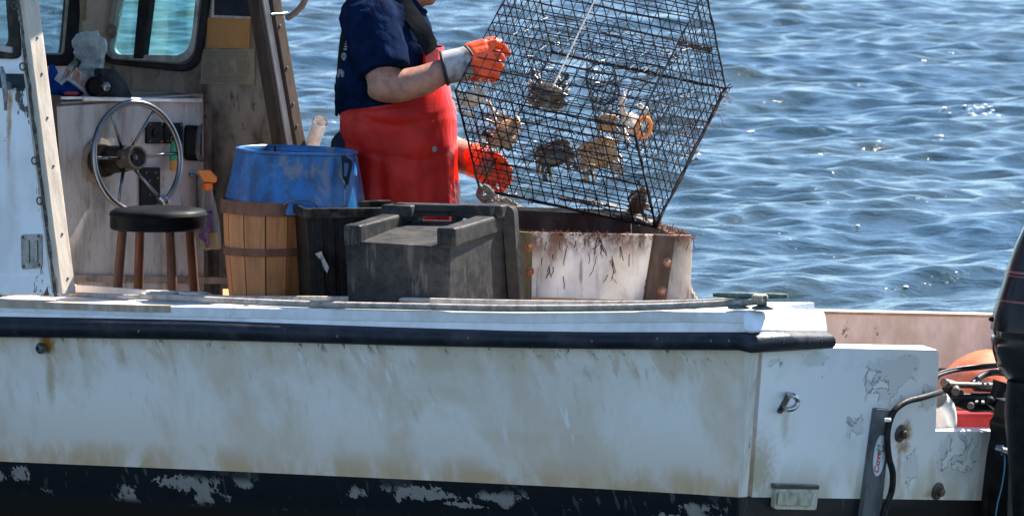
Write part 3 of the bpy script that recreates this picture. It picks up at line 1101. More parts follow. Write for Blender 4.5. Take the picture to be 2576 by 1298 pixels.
mb.build('window_stay', wear('brassy_stay', (.32, .22, .14), (.14, .10, .07), .5, 30, rough=.4, metal=.5), boat, bevel=.002)
fo = [wsc(-260, -330, .01), wsc(232, -330, .01), wsc(192, 168, .01), wsc(-300, 168, .01)]
fi = rounded([wsc(-200, -260, .01), wsc(196, -240, .01), wsc(161, 139, .01), wsc(-240, 139, .01)], .02)
mb = MB()
mb.slab(fo, -WN * .03, [fi])
ws = mb.build('windscreen', M['black_gasket'], boat, bevel=.005)
mb = MB()
mb.slab(fi, -WN * .005)
g_ = mb.build('pane', M['glass_front'], ws)
g_.location -= WN * .012
mb = MB()                                        # thin bright bead round the pane
ri = rounded([wsc(-190, -250, .013), wsc(188, -232, .013), wsc(157, 135, .013), wsc(-230, 135, .013)], .02)
mb.slab(fi, WN * -.006, [ri])
mb.build('window_frame', wear('rusty_bead', (.34, .28, .24), (.20, .11, .06), .6, 30, rough=.6), ws)

# dash: a box in front of the windscreen
DP = S(235, 400, 1.22)
def dash(px, py, off=0.0):
    return onplane(px, py, DP + AF * off, AF)
zt = dash(300, 250).z
d_l, d_r = dash(-160, 250), dash(512, 250)
d_l.z = d_r.z = zt
mb = MB()
depth = 1.0
outer = rounded([V((d_l.x, d_l.y, zd)), V((d_r.x, d_r.y, zd)), d_r, d_l], [0, 0, .03, 0])
mb.slab(outer, FW * .02)
mb.build('dash_panel', wear('streaked_dash_board', (.315, .29, .27), (.125, .09, .064), 1.0, 8, .3, rough=.5, specks=(.11, .08, .055), speck_amt=.58, speck_scale=36, speck_soft=.13), boat, bevel=.004)
mb = MB()
tp = [d_l, d_r, d_r + FW * .75, d_l + FW * .75]
mb.prism([p + ZU * .001 for p in tp], ZU * -.018)
mb.build('dash_top', M['cabin_in'], boat, bevel=.004)
mb = MB()
mb.tube([dash(210, 249, .006), dash(505, 254, .006)], .0075, 8)
mb.tube([dash(205, 247, .006), dash(150, 247, .006)], .005, 8)
mb.build('dash_lip', wear('chalky_lip', (.62, .60, .58), (.30, .24, .18), .6, 22, rough=.5), boat, smooth=180)
mb = MB()
mb.slab(rounded([dash(120, 240, .03), dash(153, 240, .03), dash(153, 262, .03), dash(120, 262, .03)], .004), FW * .03)
mb.build('dash_bracket', wear('dark_rusty_steel', (.05, .035, .03), (.14, .07, .04), .6, 40, rough=.7), boat, bevel=.002)
mb = MB()
mb.slab([dash(130, 262, .004), dash(142, 262, .004), dash(150, 420, .004), dash(143, 420, .004)], FW * .01)
mb.build('dash_trim', M['post_dark'], boat)
mb = MB()
mb.slab([dash(170, 690, .012), dash(575, 697, .012), dash(575, 715, .012), dash(170, 708, .012)], FW * .02)
mb.build('skirting', M['cabin_in'], boat, bevel=.003)
# seam and vertical moulding beside the dash
mb = MB()
mb.slab([swall(512, 262, .03), swall(519, 262, .03), swall(522, 700, .03), swall(514, 700, .03)], SB * .03)
mb.build('wall_batten', M['cabin_in'], boat, bevel=.003)

# instruments
M['black_panel'] = wear('black_switch_panel', (.005, .005, .006), (.018, .017, .016), .5, 30, rough=.5)
for nm, px0, py0, px1, py1 in (('gauge_panel', 370, 307, 411, 362), ('gauge_panel', 415, 309, 460, 362), ('switch_panel', 355, 421, 403, 526)):
    mb = MB()
    mb.slab(rounded([dash(px0, py0, .01), dash(px1, py0 + 1, .01), dash(px1, py1, .01), dash(px0, py1, .01)], .004), FW * .012)
    pan = mb.build(nm, M['black_panel'], boat, bevel=.002)
    if nm == 'gauge_panel':
        sp = [(px0 + 6, py0 + 6), (px1 - 6, py0 + 6), (px0 + 6, py1 - 6), (px1 - 6, py1 - 6)]
        mb = MB().lathe([(.016, 0), (.016, .004), (.012, .006), (.001, .006)], dash((px0 + px1) / 2, (py0 + py1) / 2, .01), AF, 20)
        mb.build('dial', M['black_panel'], pan)
    else:
        sp = [(px0 + 12, py0 + 14), (px1 - 13, py0 + 14), (375, 455), (395, 448), (375, 490), (394, 500)]
    for x, y in sp:
        MB().lathe([(.0045, 0), (.004, .005), (.001, .006)], dash(x, y, .01), AF, 10).build('knob', M['darkmetal'], pan)
mb = MB()
mb.slab(rounded([dash(470, 314, .02), dash(509, 318, .02), dash(508, 406, .02), dash(468, 404, .02)], .02), FW * .012)
thr = mb.build('throttle_box', M['black_panel'], boat, bevel=.003)
mb = MB()
mb.tube(bez([dash(508, 318, .03), dash(500, 330, .06), dash(498, 360, .07), dash(498, 390, .06), dash(506, 402, .03)], 16), .009, 8)
mb.build('throttle_lever', wear('dark_lever', (.06, .06, .065), (.14, .13, .13), .5, 30, rough=.35), thr, smooth=180)
for x, y in ((517, 294), (521, 390)):
    MB().lathe([(.008, 0), (.006, .006), (.001, .007)], swall(x, y, .03), HN, 10).build('wall_bolt', M['darkmetal'], boat)

# steering wheel
hub = dash(237, 402)
wh = bpy.data.objects.new('steering_wheel', None)
COL.objects.link(wh)
wh.parent = boat
wc0 = dash(345, 396, .22)
WHN = (AF * .93 + ZU * .17 + RT * -.0).normalized()
WHN = V((.66, -.74, .12)).normalized()
mb = MB()
wc = wc0
shaft_base = dash(248, 402, .0)
wu = WHN.cross(ZU).normalized()
wv = wu.cross(WHN).normalized()
if wv.z < 0: wv = -wv
if wu.x < 0: wu = -wu
RW = m(142)
rw_x = m(113) / abs(wu.x)
RWr = .19
rim = [wc + (wu * math.cos(a) + wv * math.sin(a)) * RWr for a in [2 * math.pi * k / 64 for k in range(64)]]
def ringtube(mb, pts, r, seg=10):
    n_ = len(pts)
    cc = sum(pts, V((0, 0, 0))) / n_
    nn = (pts[0] - cc).cross(pts[n_ // 4] - cc).normalized()
    rg = []
    for p in pts:
        d = (p - cc).normalized()
        rg.append([p + (d * math.cos(2 * math.pi * k / seg) + nn * math.sin(2 * math.pi * k / seg)) * r for k in range(seg)])
    rg.append(rg[0])
    return mb.rings(rg, cap=False)
ringtube(mb, rim, .0105, 12)
mb.build('wheel_rim', M['steel'], wh, smooth=180)
back = wc - WHN * .055
for a in (2, 60, 122, 178, 238, 302):
    d = wu * math.cos(R(a)) + wv * math.sin(R(a))
    MB().tube([back + d * .035, wc + d * (RWr - .004)], [.0062, .0055], 8).build('spoke', M['steel'], wh, smooth=180)
mb = MB()
mb.lathe([(.030, -.09), (.040, -.085), (.043, -.05), (.043, -.01), (.043, .0), (.041, .004), (.034, .004), (.033, -.018), (.001, -.02)], wc, WHN, 28)
mb.lathe([(.012, -.02), (.011, -.010), (.003, -.008)], wc, WHN, 14)
mb.build('wheel_hub', wear('worn_wheel_hub', (.12, .10, .085), (.05, .04, .03), .7, 30, rough=.35, metal=.7), wh, smooth=40)
mb = MB()
hb = dash(222, 398)
mb.tube([dash(255, 404, .0), wc - WHN * .07], [.052, .046], 24)
mb.tube([dash(255, 404, .015), dash(262, 406, .06)], [.058, .056], 24)
hm = mb.build('helm_pump', wear('greasy_black_helm', (.008, .007, .006), (.08, .055, .035), .5, 28, rough=.4), boat, smooth=50)
mb = MB()
mb.lathe([(.080, 0), (.080, .008), (.05, .012)], dash(246, 404, .002), AF, 32)
mb.build('helm_plate', M['cabin_in'], hm, smooth=50)
mb = MB()
mb.tube(bez([wc + (wu * math.cos(R(302)) + wv * math.sin(R(302))) * (RWr - .02), wc + (wu * math.cos(R(302)) + wv * math.sin(R(302))) * RWr + WHN * .012, wc + (wu * math.cos(R(302)) + wv * math.sin(R(302))) * (RWr + .012)], 8), .016, 10)
mb.build('clamp', M['steel'], wh, smooth=60)

# notices on the starboard wall
mb = MB()
mb.slab([swall(538, -60, .006), swall(652, -66, .006), swall(644, 45, .006), swall(536, 41, .006)], SB * .006)
pl = mb.build('black_notice', wear('black_notice_board', (.012, .014, .022), (.03, .03, .04), .5, 20, rough=.4), boat)
mb = MB()
mb.slab([swall(534, -62, .007), swall(656, -68, .007), swall(648, 49, .007), swall(532, 45, .007)], SB * .004, [[swall(540, -56, .007), swall(650, -62, .007), swall(643, 43, .007), swall(538, 39, .007)]])
mb.build('notice_frame', M['alu'], pl)
mb = MB()
mb.slab([swall(522, 45, .004), swall(630, 48, .004), swall(627, 124, .004), swall(519, 121, .004)], SB * .003)
mb.build('cardboard_notice', wear('brown_cardboard', (.36, .165, .05), (.27, .12, .035), .5, 9, .3, rough=.8, bump=.05), boat)
n = NT('printed_label')
lv = n.noise(1, 2)
tx = n.noise(260, 2, .5, n.mp((1, 1, 1)))
mb = MB()
LQ = [swall(508, 126, .005), swall(641, 124, .005), swall(640, 214, .005), swall(505, 211, .005)]
mb.slab(LQ, SB * .003)
lab = mb.build('capacity_label', wear('yellowed_label', (.27, .22, .15), (.20, .155, .10), .5, 22, rough=.55, bump=.05), boat)
def onlab(u, v, off):
    a = LQ[0].lerp(LQ[1], u)
    b = LQ[3].lerp(LQ[2], u)
    return a.lerp(b, v) - SB * off
mb = MB()
rnd = random.Random(4)
def strip(mb, u0, v0, u1, v1):
    mb.slab([onlab(u0, v0, .0012), onlab(u1, v0, .0012), onlab(u1, v1, .0012), onlab(u0, v1, .0012)], SB * .001)
for k in range(4):
    strip(mb, .04, .05 + .055 * k, .04 + .92 * rnd.uniform(.86, 1), .05 + .055 * k + .022)
strip(mb, .02, .29, .98, .30)
for c_ in range(3):
    for k in range(8):
        strip(mb, .035 + c_ * .33, .345 + .046 * k, .035 + c_ * .33 + .26 * rnd.uniform(.6, 1), .345 + .046 * k + .018)
    if c_:
        strip(mb, .01 + c_ * .33, .30, .017 + c_ * .33, .73)
strip(mb, .02, .73, .98, .74)
for k in range(4):
    strip(mb, .04, .78 + .05 * k, .04 + .92 * rnd.uniform(.8, 1), .78 + .05 * k + .02)
mb.build('print_lines', plain('faded_print', (.13, .10, .075), .6, var=.1), lab)

# aft post of the starboard wall: edge coloured lighter as if sunlit, boards either side darker
sn = (AF - sax * AF.dot(sax)).normalized()
a_b = at_z(a_lo, sax, zd)
len_ = s_top - a_b
def board(nm, s0, s1, back, frnt, mat):
    mb = MB()
    q = [a_b + SB * s0 + sn * frnt, a_b + SB * s1 + sn * frnt, a_b + SB * s1 - sn * back, a_b + SB * s0 - sn * back]
    mb.hexa(q, [p + len_ for p in q])
    return mb.build(nm, mat, boat, bevel=.003)
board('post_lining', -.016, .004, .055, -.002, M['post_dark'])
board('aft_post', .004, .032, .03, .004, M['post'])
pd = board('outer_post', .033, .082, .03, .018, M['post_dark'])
for py in (70, 175, 265, 320):
    z_ = swall(700, py).z
    c = at_z(a_lo, sax, z_) + SB * .05 + sn * .018
    MB().lathe([(.0055, 0), (.005, .004), (.001, .005)], c, sn, 10).build('screw', M['darkmetal'], pd)
z_ = swall(690, 43).z
c = at_z(a_lo, sax, z_)
MB().tube([c + SB * .0 + sn * .03, c + SB * .075 + sn * .04], .006, 8).build('door_hook', M['steel'], pd, smooth=60)
mb = MB()
q = [S(722, 46, 1.62), S(742, 34, 1.6), S(760, 15, 1.58), S(770, -8, 1.56), S(776, -40, 1.55), S(770, -120, 1.57)]
mb.tube(bez(q, 30), .0115, 10)
mb.build('grab_rail', wear('rusty_grab_rail', (.16, .12, .11), (.30, .22, .18), .6, 30, rough=.45, metal=.5), boat, smooth=180)

# unseen roof over the wheelhouse; overhang shaped for shade on the door post
r0 = e_top + AF * .25 - SB * .04
r1 = s_top + AF * .25 + SB * .10
r2 = f_top + FW * .25 + SB * .10
r3 = e_top + FW * (wl - .2) - SB * .04
mb = MB()
rp = [V((p.x, p.y, zroof - .01)) for p in (r0, r1, r2, r3)]
mb.prism(rp, ZU * .05)
mb.build('cabin_roof', M['cap'], boat, bevel=.015, seg=3)
# front of the cabin below the windscreen (seen only from ahead)
mb = MB()
fl_ = e_bot + FW * wl
mb.hexa([V((f_bot.x, f_bot.y, zd)), f_bot + ZU * .02, V((fl_.x, fl_.y, f_bot.z + .02)), V((fl_.x, fl_.y, zd))], [p + FW * .03 for p in (V((f_bot.x, f_bot.y, zd)), f_bot + ZU * .02, V((fl_.x, fl_.y, f_bot.z + .02)), V((fl_.x, fl_.y, zd)))])
mb.build('cabin_front', M['cabin_out'], boat)

# exhaust stub aft of the starboard post
mb = MB()
mb.tube([S(772, 395, 1.75), S(806, 306, 1.62)], [.027, .027], 20, cap=False)
mb.tube([S(772, 395, 1.75), S(806, 306, 1.62)], [.023, .023], 20, cap=False)
mb.build('exhaust_pipe', wear('scorched_white_pipe', (.78, .75, .72), (.36, .19, .09), .85, 11, rough=.45), boat, smooth=60)

# ================================================================== THINGS ABOARD
def rope_mesh(mb, pts, r, strands=3, twist=22.0, seg=6):
    """laid rope: strands wound round a path"""
    P = [V(p) for p in pts]
    n = len(P)
    L = [0.0]
    for i in range(1, n):
        L.append(L[-1] + (P[i] - P[i - 1]).length)
    for s_ in range(strands):
        q = []
        u = None
        for i in range(n):
            t = (P[min(i + 1, n - 1)] - P[max(i - 1, 0)]).normalized()
            ref = ZU if u is None else u
            if abs(ref.dot(t)) > .98: ref = RT
            u = (ref - t * ref.dot(t)).normalized()
            w_ = t.cross(u)
            a = L[i] / r * .55 + 2 * math.pi * s_ / strands
            q.append(P[i] + (u * math.cos(a) + w_ * math.sin(a)) * r * .5)
        mb.tube(q, r * .58, seg)
    return mb

M['rope'] = wear('weathered_rope', (.30, .255, .205), (.12, .10, .08), .8, 30, rough=.9, bump=.5, bscale=300, specks=(.46, .42, .36), speck_amt=.66, speck_scale=60)
M['strap'] = wear('grey_weathered_line', (.40, .34, .285), (.15, .125, .105), .8, 22, rough=.9, bump=.6, bscale=170, specks=(.42, .38, .33), speck_amt=.63, speck_scale=50)

# ---- doubled dock lines lying along the gunwale
gz = lambda px: hull(px, lin(CAPT, px)[1], .012).z
def on_cap(px, py, lift=.009):
    return onz(px, py, gz(px) + lift)
def flatline(mb, pts, r=.0092):
    mb.tube(bez(pts, 8 * len(pts)), r, 10, flat=.95)
mb = MB()
l1 = [on_cap(x, y) for x, y in ((520, 741), (400, 736), (280, 731), (170, 727), (115, 727), (97, 731), (125, 737), (230, 743), (330, 747), (420, 747), (520, 749))]
flatline(mb, l1)
o = mb.build('dock_line', M['strap'], None, smooth=180)
tag(o, 'short doubled grey dock line lying by the door post', 'rope')
for c in (on_cap(425, 745, .010), on_cap(510, 742, .010)):
    mb = MB()
    for k in range(4):
        mb.tube([c + AF * .008 * k + HN * .014 - ZU * .012, c + AF * .008 * k + HN * .011 + ZU * .004, c + AF * .008 * k - HN * .011 + ZU * .004, c + AF * .008 * k - HN * .014 - ZU * .012], .0046, 6)
    mb.build('whipping', wear('tan_whipping_twine', (.40, .32, .22), (.2, .15, .1), .6, 60, rough=.9), o, smooth=180)
mb = MB()
zc = c1.z
l2 = [(445, 746, .012), (600, 750, .009), (800, 751, .009), (1000, 754, .009), (1200, 759, .009), (1400, 762, .009), (1600, 763, .011), (1740, 760, .018), (1840, 755, .026), (1915, 750, .034)]
flatline(mb, [on_cap(*q) for q in l2], .0092)
l3 = [(1922, 756, .030), (1880, 760, .026), (1780, 766, .020), (1640, 772, .012), (1450, 775, .012), (1250, 775, .012), (1050, 771, .012), (850, 767, .012), (650, 760, .012), (450, 750, .014), (380, 747, .014), (360, 745, .014), (372, 741, .016), (445, 743, .016)]
flatline(mb, [on_cap(*q) for q in l3], .0118)
o = mb.build('dock_line', M['strap'], None, smooth=180)
tag(o, 'long doubled grey dock line running along the gunwale to the stern cleat', 'rope')
mb = MB()
c = on_cap(1900, 748, .040)
for k in range(4):
    d = AF * .011 * k
    mb.tube(bez([c + d + HN * .014 - ZU * .014, c + d + HN * .011 + ZU * .004, c + d - HN * .011 + ZU * .006, c + d - HN * .014 - ZU * .01], 9), .0048, 6)
mb.build('whipping', wear('tan_whipping_twine_end', (.40, .34, .26), (.2, .15, .1), .6, 60, rough=.9), o, smooth=180)

# ---- bar stool
bx = S(398, 560, .62)
stool = thing('bar_stool', 'round black cushioned stool on brown wooden legs before the steering wheel', 'stool', V((bx.x, bx.y, zd)))
zs_t, zs_b = S(398, 529, .45).z, S(398, 586, .45).z
mb = MB()
hh = zs_t - zs_b
mb.lathe([(.155, 0), (.163, .004), (.165, .012), (.164, hh * .62), (.168, hh * .66), (.166, hh * .70), (.163, hh * .80), (.150, hh * .90), (.11, hh * .97), (.06, hh), (.001, hh * 1.01)], V((bx.x, bx.y, zs_b)), ZU, 44)
mb.build('seat', wear('black_vinyl_seat', (.0025, .0035, .005), (.006, .007, .009), .6, 9, rough=.5, bump=.1, bscale=25, spec=.06), stool, smooth=60)
M['leg'] = wear('dark_varnished_wood', (.11, .045, .026), (.05, .022, .014), .8, 26, .2, rough=.42)
for (xt, xb, dy) in ((308, 262, -.06), (352, 338, .09), (428, 450, -.09), (478, 516, .06)):
    mb = MB()
    pt = S(xt, 580, bx.y + dy)
    pb_ = S(xb, 1100, bx.y + dy * 1.8)
    pb_.z = zd
    mb.tube([pt, pb_], [.0155, .019], 14)
    mb.build('leg', M['leg'], stool, smooth=60)

# ---- wooden bushel basket and the blue tub on top
def staved(mb, c, r0, r1, z0, z1, n, gap=.004, th=.006, skew=V((0, 0, 0))):
    for k in range(n):
        a0, a1 = 2 * math.pi * k / n, 2 * math.pi * (k + 1) / n
        g0, g1 = gap / r0 / 2, gap / r1 / 2
        def q(r, a, z, bow=0):
            return V((c.x + r * math.cos(a), c.y + r * math.sin(a), z)) + skew * ((z - z0) / (z1 - z0))
        rows = []
        for t in (0, .25, .5, .75, 1):
            r = r0 + (r1 - r0) * t + .006 * math.sin(math.pi * t)
            g = g0 + (g1 - g0) * t
            z = z0 + (z1 - z0) * t
            rows.append([q(r, a0 + g, z), q(r, a1 - g, z), q(r - th, a1 - g, z), q(r - th, a0 + g, z)])
        mb.rings(rows)
bcx = S(672, 600, .38)
ztop, zbot = S(672, 516, .20).z, S(672, 770, .2).z
bask = thing('bushel_basket', 'slatted wooden bushel basket with dark hoops under the blue tub', 'basket', V((bcx.x, bcx.y, zbot)))
mb = MB()
staved(mb, bcx, m(96), m(112), zbot, ztop, 12)
mb.build('staves', wear('amber_basket_staves', (.52, .19, .06), (.27, .09, .028), .8, 20, .15, rough=.65, bump=.2, bscale=120), bask)
def hoop(nm, z, h, r, mat, c, parent, tilt=0):
    mb = MB()
    rg = []
    for k in range(49):
        a = 2 * math.pi * k / 48
        d = V((math.cos(a), math.sin(a), 0))
        p = V((c.x, c.y, z)) + d * r + ZU * (tilt * math.cos(a))
        rg.append([p, p + d * .007, p + d * .007 + ZU * h, p + ZU * h])
    mb.rings(rg, cap=False)
    return mb.build(nm, mat, parent, smooth=50)
M['hoop'] = wear('dark_basket_hoop', (.20, .09, .055), (.10, .05, .035), .7, 24, .4, rough=.6, specks=(.03, .02, .02), speck_amt=.66, speck_scale=30)
hoop('top_hoop', ztop - m(30), m(34), m(114), M['hoop'], bcx, bask, -.006)
hoop('middle_hoop', S(672, 648, .2).z, m(19), m(108), M['hoop'], bcx, bask)
mb = MB()
hc = V((bcx.x + m(100), bcx.y - m(45), ztop))
mb.tube(bez([S(712, 520, .22), S(725, 508, .21), S(757, 503, .21), S(785, 507, .21), S(797, 520, .22)], 16), .0028, 6)
mb.build('wire_handle', M['steel'], bask, smooth=180)
mb = MB()
mb.lathe([(.001, .0), (m(94), .0), (m(94), .01), (.001, .01)], V((bcx.x, bcx.y, zbot + .005)), ZU, 32)
mb.build('base', M['hoop'], bask)

tcx = S(742, 450, .48)
tz0, tz1 = S(742, 530, .28).z, S(742, 386, .33).z
tub = thing('plastic_tub', 'scuffed blue open tub standing on the wooden bushel basket', 'tub', V((tcx.x, tcx.y, tz0)))
mb = MB()
R0, R1 = m(184), m(154)
prof = [(R0 - .006, -.012), (R0, -.012), (R0, .0), (R0 - .002, .01), (R1 + .001, tz1 - tz0 - .006), (R1 + .005, tz1 - tz0 - .003), (R1 + .004, tz1 - tz0 + .004), (R1 - .006, tz1 - tz0 + .006), (R1 - .011, tz1 - tz0 + .002), (R1 - .012, tz1 - tz0 - .02), (R0 - .012, .02), (.001, .018)]
tilt = Matrix.Rotation(R(2.0), 3, 'Y')
mb.lathe(prof, V((0, 0, 0)), ZU, 56, cap=False)
mb.v = [tuple(tilt @ V(p) + V((tcx.x, tcx.y, tz0))) for p in mb.v]
nb = NT('scuffed_blue_plastic')
bvec = nb.mp((1, 1, .7))
f1 = nb.noise(7, 6, .68, bvec, .5)
f2 = nb.noise(22, 5, .7, nb.mp((1, 1, .5)))
xg = nb.ramp(nb.dot(RT), tcx.x - .2, tcx.x + .24, -.10, .10)  # scuffs weighted to the right, painting that side's highlight
cc = nb.mix(nb.ramp(f2, .35, .65), (.002, .105, .30), (.001, .036, .11))
sc = nb.math('ADD', nb.math('ADD', f1, nb.math('MULTIPLY', nb.math('SUBTRACT', f2, .5), .35)), xg)
cc = nb.mix(nb.ramp(sc, .51, .66, 0, .55), cc, (.24, .215, .205))
nb.P(color=cc, rough=nb.ramp(f1, .3, .7, .3, .6), normal=nb.bump(f2, .12, .01))
mb.build('shell', nb.m, tub, smooth=50)
M['black_plastic'] = wear('black_handle_plastic', (.012, .013, .015), (.06, .06, .06), .4, 30, rough=.4)
mb = MB()
yh = tcx.y - R1 + .035
hq = [S(858, 392, yh), S(868, 392, yh), S(887, 406, yh - .005), S(886, 422, yh), S(876, 466, yh - .03), S(864, 466, yh - .03)]
hi = [S(865, 410, yh), S(877, 412, yh), S(876, 425, yh), S(872, 445, yh - .02), S(866, 445, yh - .02)]
cen = hq[0]
nrm = (hq[2] - hq[0]).cross(hq[5] - hq[0]).normalized()
def flat(ps):
    return [p - nrm * (p - cen).dot(nrm) for p in ps]
mb.slab(rounded(flat(hq), .008), V((0, .009, 0)), [rounded(flat(hi), .006)])
tl = mb.build('latch_handle', M['black_plastic'], tub, bevel=.002)
mb = MB()
mb.tube(bez([S(849, 434, yh - .028), S(858, 444, yh - .03), S(866, 462, yh - .035), S(868, 480, yh - .03), S(864, 524, yh - .05)], 16), .0028, 6)
mb.build('wire_hook', M['steel'], tl, smooth=180)
mb = MB()
mb.box(S(692, 381, tcx.y + .14), (.009, .012, .04))
mb.build('rim_clip', M['black_plastic'], tub, bevel=.003)

# ---- black crate standing behind the grey tote
def crate_mat(nm, base, dust, k=.8, sc=7):
    n = NT(nm)
    f = n.noise(sc, 6, .66, None, .3)
    g_ = n.noise(sc * 7, 5, .7)
    sx = n.noise(sc * 3, 5, .7, n.mp((1, 1, .12), rot=(0, .7, .3)))
    d = n.math('MULTIPLY', n.ramp(n.math('ADD', n.math('MULTIPLY', f, .6), n.math('MULTIPLY', g_, .4)), .42, .60), k)
    c = n.mix(d, base, dust)
    c = n.mix(n.ramp(sx, .60, .67, 0, .5), c, tuple(min(1, x * 1.7) for x in dust))
    n.P(color=c, rough=n.ramp(f, .3, .7, .34, .62), normal=n.bump(n.math('ADD', n.math('MULTIPLY', g_, .6), n.math('MULTIPLY', sx, .5)), .12, .006), spec=.10)
    return n.m
M['blackcrate'] = crate_mat('black_crate_plastic', (.005, .005, .0055), (.028, .023, .020), .6, 8)
y2 = .02
cr0 = S(860, 740, y2)
crate = thing('black_crate', 'ribbed black fish crate between the bushel basket and the grey tote', 'crate', V((cr0.x + .1, cr0.y + .2, cr0.z - .05)))
def cpt(px, py, dy=0):
    return S(px, py, y2 + dy)
ca = V((.985, .17, 0))
cn_ = V((.17, -.985, 0))
tl_ = cpt(768, 524)
bl_ = cpt(779, 790)
W2, D2 = m(250), .34
def cr(u, v, wv):                                # u along, v back, wv height fraction from the top
    p = tl_.lerp(bl_, wv)
    inset = .012 * wv
    return p + ca * (u * (W2 - 2 * inset) + 0) - cn_ * v * D2
mb = MB()
o4 = [cr(0, 0, .08), cr(1, 0, .08), cr(1, 1, .08), cr(0, 1, .08)]
b4 = [cr(.03, .03, 1), cr(.97, .03, 1), cr(.97, .97, 1), cr(.03, .97, 1)]
i4 = [p + (sum(o4, V()) / 4 - p) * .05 for p in o4]
j4 = [p + (sum(b4, V()) / 4 - p) * .07 + ZU * .02 for p in b4]
mb.rings([j4, i4, o4, b4], cap=True)
mb.build('body', M['blackcrate'], crate, bevel=.004)
mb = MB()
ro = [cr(-.03, -.03, 0), cr(1.03, -.03, 0), cr(1.03, 1.03, 0), cr(-.03, 1.03, 0)]
ri_ = [p + (sum(ro, V()) / 4 - p) * .09 for p in ro]
mb.slab(ro, ZU * -m(26), [ri_])
mb.build('rim', wear('worn_crate_rim', (.012, .011, .010), (.10, .075, .055), .8, 24, rough=.6), crate, bevel=.006)
for u in (.10, .22, .34, .46):
    a_ = cr(u, -.015, .09)
    b_ = cr(u + .01, -.015, 1)
    mb = MB()
    mb.hexa([a_, a_ + ca * .022, a_ + ca * .022 - cn_ * .02, a_ - cn_ * .02], [b_, b_ + ca * .022, b_ + ca * .022 - cn_ * .02, b_ - cn_ * .02])
    mb.build('rib', M['blackcrate'], crate, bevel=.003)
M['dropping'] = wear('white_splash', (.34, .33, .325), (.03, .03, .03), 1.0, 50, rough=.9)
for pts in ([(790, 637), (806, 631), (812, 645), (826, 672), (821, 686), (812, 672), (806, 655)],):
    P_ = [cpt(x, y) for x, y in pts]
    P_ = [p - cn_ * ((p - tl_).dot(cn_) - .030) for p in P_]
    mb = MB()
    mb.slab(P_, -cn_ * .003)
    mb.build('splash_mark', M['dropping'], crate)

# ---- grey tote lying on its side, bottom towards the gunwale
ty = -.36
tote = thing('fish_tote', 'scratched dark grey fish tote tipped on its side, base facing outboard', 'tote', S(1080, 756, -.15))
M['tote'] = crate_mat('grey_tote_plastic', (.015, .0155, .017), (.080, .069, .058), .42, 5)
M['tote_dark'] = crate_mat('grey_tote_recess', (.016, .0155, .017), (.08, .07, .06), .6, 9)
TF = lambda px, py: S(px, py, ty + (px - 860) / 760 * -.18)       # base plane, nearly facing us
TB = lambda px, py: S(px, py, ty + .40 + (px - 1000) / 760 * -.18)  # rim plane
bf = [TF(868, 606), TF(1132, 622), TF(1130, 770), TF(876, 762)]
tb = [TB(985, 552), TB(1278, 556), TB(1292, 772), TB(1000, 770)]
mb = MB()
# closed box walls with thickness: outside then inside
ib = [p + (sum(tb, V()) / 4 - p) * .04 for p in tb]
ifb = [p + (sum(bf, V()) / 4 - p) * .05 + V((.02, .05, 0)) for p in bf]
mb.rings([ifb, ib, tb, bf], cap=True)
mb.build('body', M['tote'], tote, bevel=.008, seg=3)
# rim flange: an upright frame at the open end
ro = [TB(992, 509), TB(1302, 516), TB(1320, 776), TB(995, 776)]
ri_ = [TB(1016, 540), TB(1274, 545), TB(1290, 762), TB(1012, 762)]
mb = MB()
mb.slab(rounded(ro, [.02, .028, .01, .01]), V((-.03, -.10, 0)) * .45, [rounded(ri_, .015)])
mb.build('rim', M['tote'], tote, bevel=.006, seg=3)
# lip on top of the rim and hand hold posts
mb = MB()
hx0, hx1 = 1060, 1180
for (a, b) in ((985, 1062), (1170, 1289)):
    q = [TB(a, 511), TB(b, 513), TB(b, 545), TB(a, 545)]
    mb2 = MB()
    mb2.hexa(q, [p + V((-.035, -.085, 0)) for p in q])
    mb2.build('rim_lug', M['tote_dark'], tote, bevel=.006)
q = [TB(1030, 510), TB(1205, 514), TB(1205, 534), TB(1030, 530)]
MB().hexa(q, [p + V((-.022, -.055, 0)) for p in q]).build('grip_bar', M['tote'], tote, bevel=.006)
for (x0, x1) in ((1050, 1066), (1150, 1166)):
    q = [TB(x0, 528), TB(x1, 528), TB(x1, 596), TB(x0, 596)]
    MB().hexa(q, [p + V((-.02, -.05, 0)) for p in q]).build('grip_post', M['tote'], tote, bevel=.003)
# the two raised side rails with their rounded feet
def toterail(f0, f1, wpx, hpx):
    a = [TF(f0[0], f0[1]), TF(f0[0] + wpx, f0[1] + 1), TF(f0[0] + wpx - 2, f0[1] + hpx), TF(f0[0] + 2, f0[1] + hpx)]
    b = [TB(f1[0], f1[1]), TB(f1[0] + wpx + 12, f1[1] + 2), TB(f1[0] + wpx + 12, f1[1] + 48), TB(f1[0], f1[1] + 48)]
    a = [p + V((0, -.012, 0)) for p in a]
    mb = MB()
    mb.hexa(a, b)
    r_ = mb.build('side_rail', M['tote'], tote, bevel=.010, seg=3)
    k = [p.lerp(q_, .14) for p, q_ in zip(a, b)]
    c_ = sum(a, V()) / 4
    g = lambda ps, s_: [c2 + (p - c2) * s_ for c2 in [sum(ps, V()) / 4] for p in ps]
    mb = MB()
    mb.hexa(g(a, 1.06), g(k, 1.06))
    mb.build('rail_foot', M['tote'], r_, bevel=.009, seg=3)
toterail((864, 567), (985, 529), 42, 50)
toterail((1098, 574), (1222, 533), 46, 50)
# fins beside the rim
for k in range(3):
    y_ = 566 + 17 * k
    q = [TB(1226, y_), TB(1282, y_ - 4), TB(1283, y_ + 3), TB(1228, y_ + 7)]
    MB().hexa([p + V((.0, -.03, 0)) for p in q], [p + V((.005, .02, 0)) for p in q]).build('rib', M['tote'], tote, bevel=.002)

